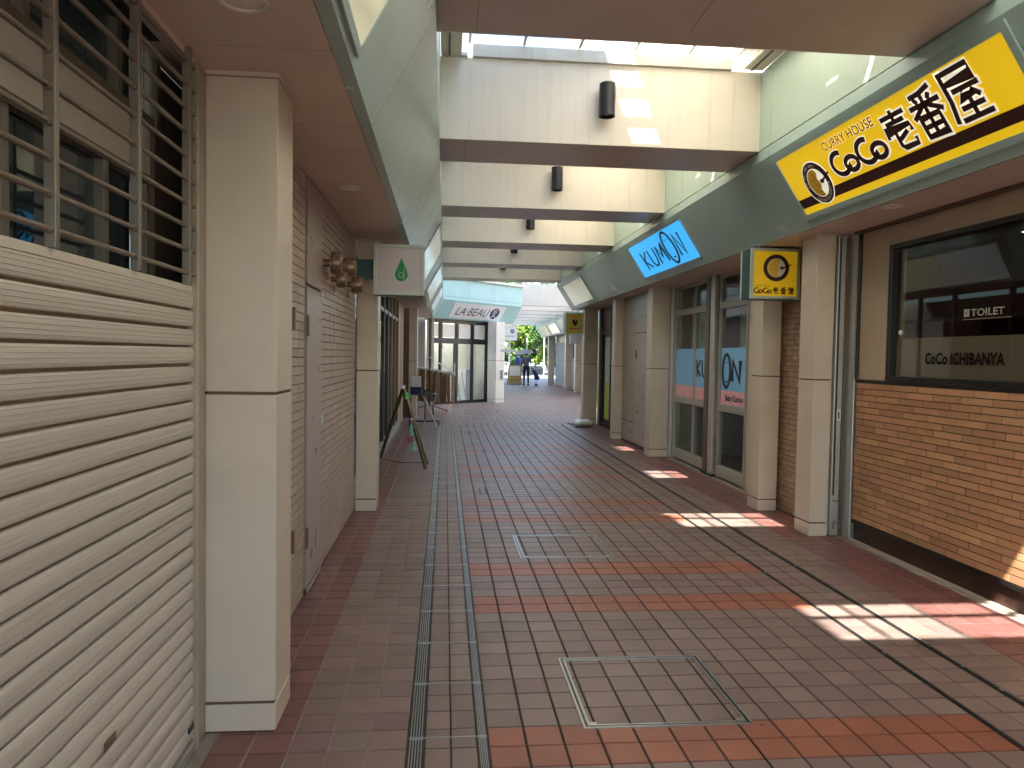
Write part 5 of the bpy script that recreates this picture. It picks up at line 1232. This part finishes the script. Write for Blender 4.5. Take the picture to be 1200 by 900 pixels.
tree(.5, 68, 8.5, 3.2, 'tree at the back left mostly hidden by the salon', 'leaf', 3600, 5)
tree(8.4, 76, 8.5, 3.4, 'tree at the back right', 'leaf2', 3600, 6, .2)
tree(12.0, 71, 8.0, 3.2, 'tree at far right behind the pillar row', 'leaf2', 3000, 7, .2)
tree(2.2, 64, 5.5, 2.4, 'low spreading yellow green tree behind the board sign', 'leaf', 9000, 9, .15)
tree(10.2, 84, 10, 4.2, 'tallest dark tree filling the back right', 'leaf2', 9000, 10, .15)
tree(5.4, 82, 10, 4.0, 'large yellow green tree filling the back centre', 'leaf', 9000, 11, .15)
tree(7.2, 67.3, 3.2, 1.3, 'low rounded green bush beside the thin posts', 'leaf2', 2600, 8, .1)
for i, (x, y, r_) in enumerate(((3.6, 61, 1.1), (5.6, 62, 1.2), (8.6, 62, 1.2), (10.4, 63, 1.3), (4.6, 66, 1.4))):
    tree(x, y, 2.1+.2*(i % 3), r_, ['round clipped shrub behind the board sign', 'round shrub right behind the umbrella', 'round shrub left of the last far pillar', 'round shrub against the grey wall', 'larger shrub at the back behind the walker'][i], 'leaf2' if i % 2 else 'leaf', 3000, 20+i, .05)
fbld = thing('street_building', (3, 95, 0), 'pale apartment block behind the street trees', 'building')
B(-14, 24, 95, 105, 0, 16).build('wall', 'concrete', fbld)
for i in range(9):
    for j in range(4): B(-12+i*4, -10.2+i*4, 94.9, 95.05, 1.5+j*3.8, 3.4+j*3.8).build('window', 'glassdark', fbld)
# pieces that belong to a part of their thing
def under(child_names, part_names, things_=None):
    for o in [o for o in bpy.data.objects if o.parent and o.name.split('.')[0] in child_names]:
        t_ = o.parent
        c_ = [p for p in t_.children if p.name.split('.')[0] in part_names and p is not o and p.location.length < 1e-6]
        if not c_: continue
        if o.type == 'MESH' and len(c_) > 1:
            ce = lambda q: sum((Vector(b) for b in q.bound_box), Vector())/8
            co = ce(o)
            def gap(p):
                lo = Vector(p.bound_box[0]); hi = Vector(p.bound_box[6]); return sum(max(lo[i]-co[i], 0, co[i]-hi[i]) for i in range(3))
            c_.sort(key=gap)
        o.parent = c_[0]
under({'door_pull', 'hinge'}, {'door_leaf'}); under({'bar_clip'}, {'grille_post'}); under({'window_knob', 'window_lettering', 'toilet_lettering'}, {'window_pane', 'blue_film'})
under({'lens', 'bulb'}, {'shade'}); under({'lens'}, {'trim_ring'}); under({'blue_film', 'pink_film'}, {'pane'}); under({'door_handle'}, {'door_stile'}); under({'lock_plate', 'key_slot', 'channel_lip', 'floor_latch'}, {'guide_channel'})
under({'panel_screw'}, {'fascia_panel'}); under({'peg', 'arm'}, {'rail'}); under({'box_side'}, {'none'})
print('objects', len(bpy.data.objects))
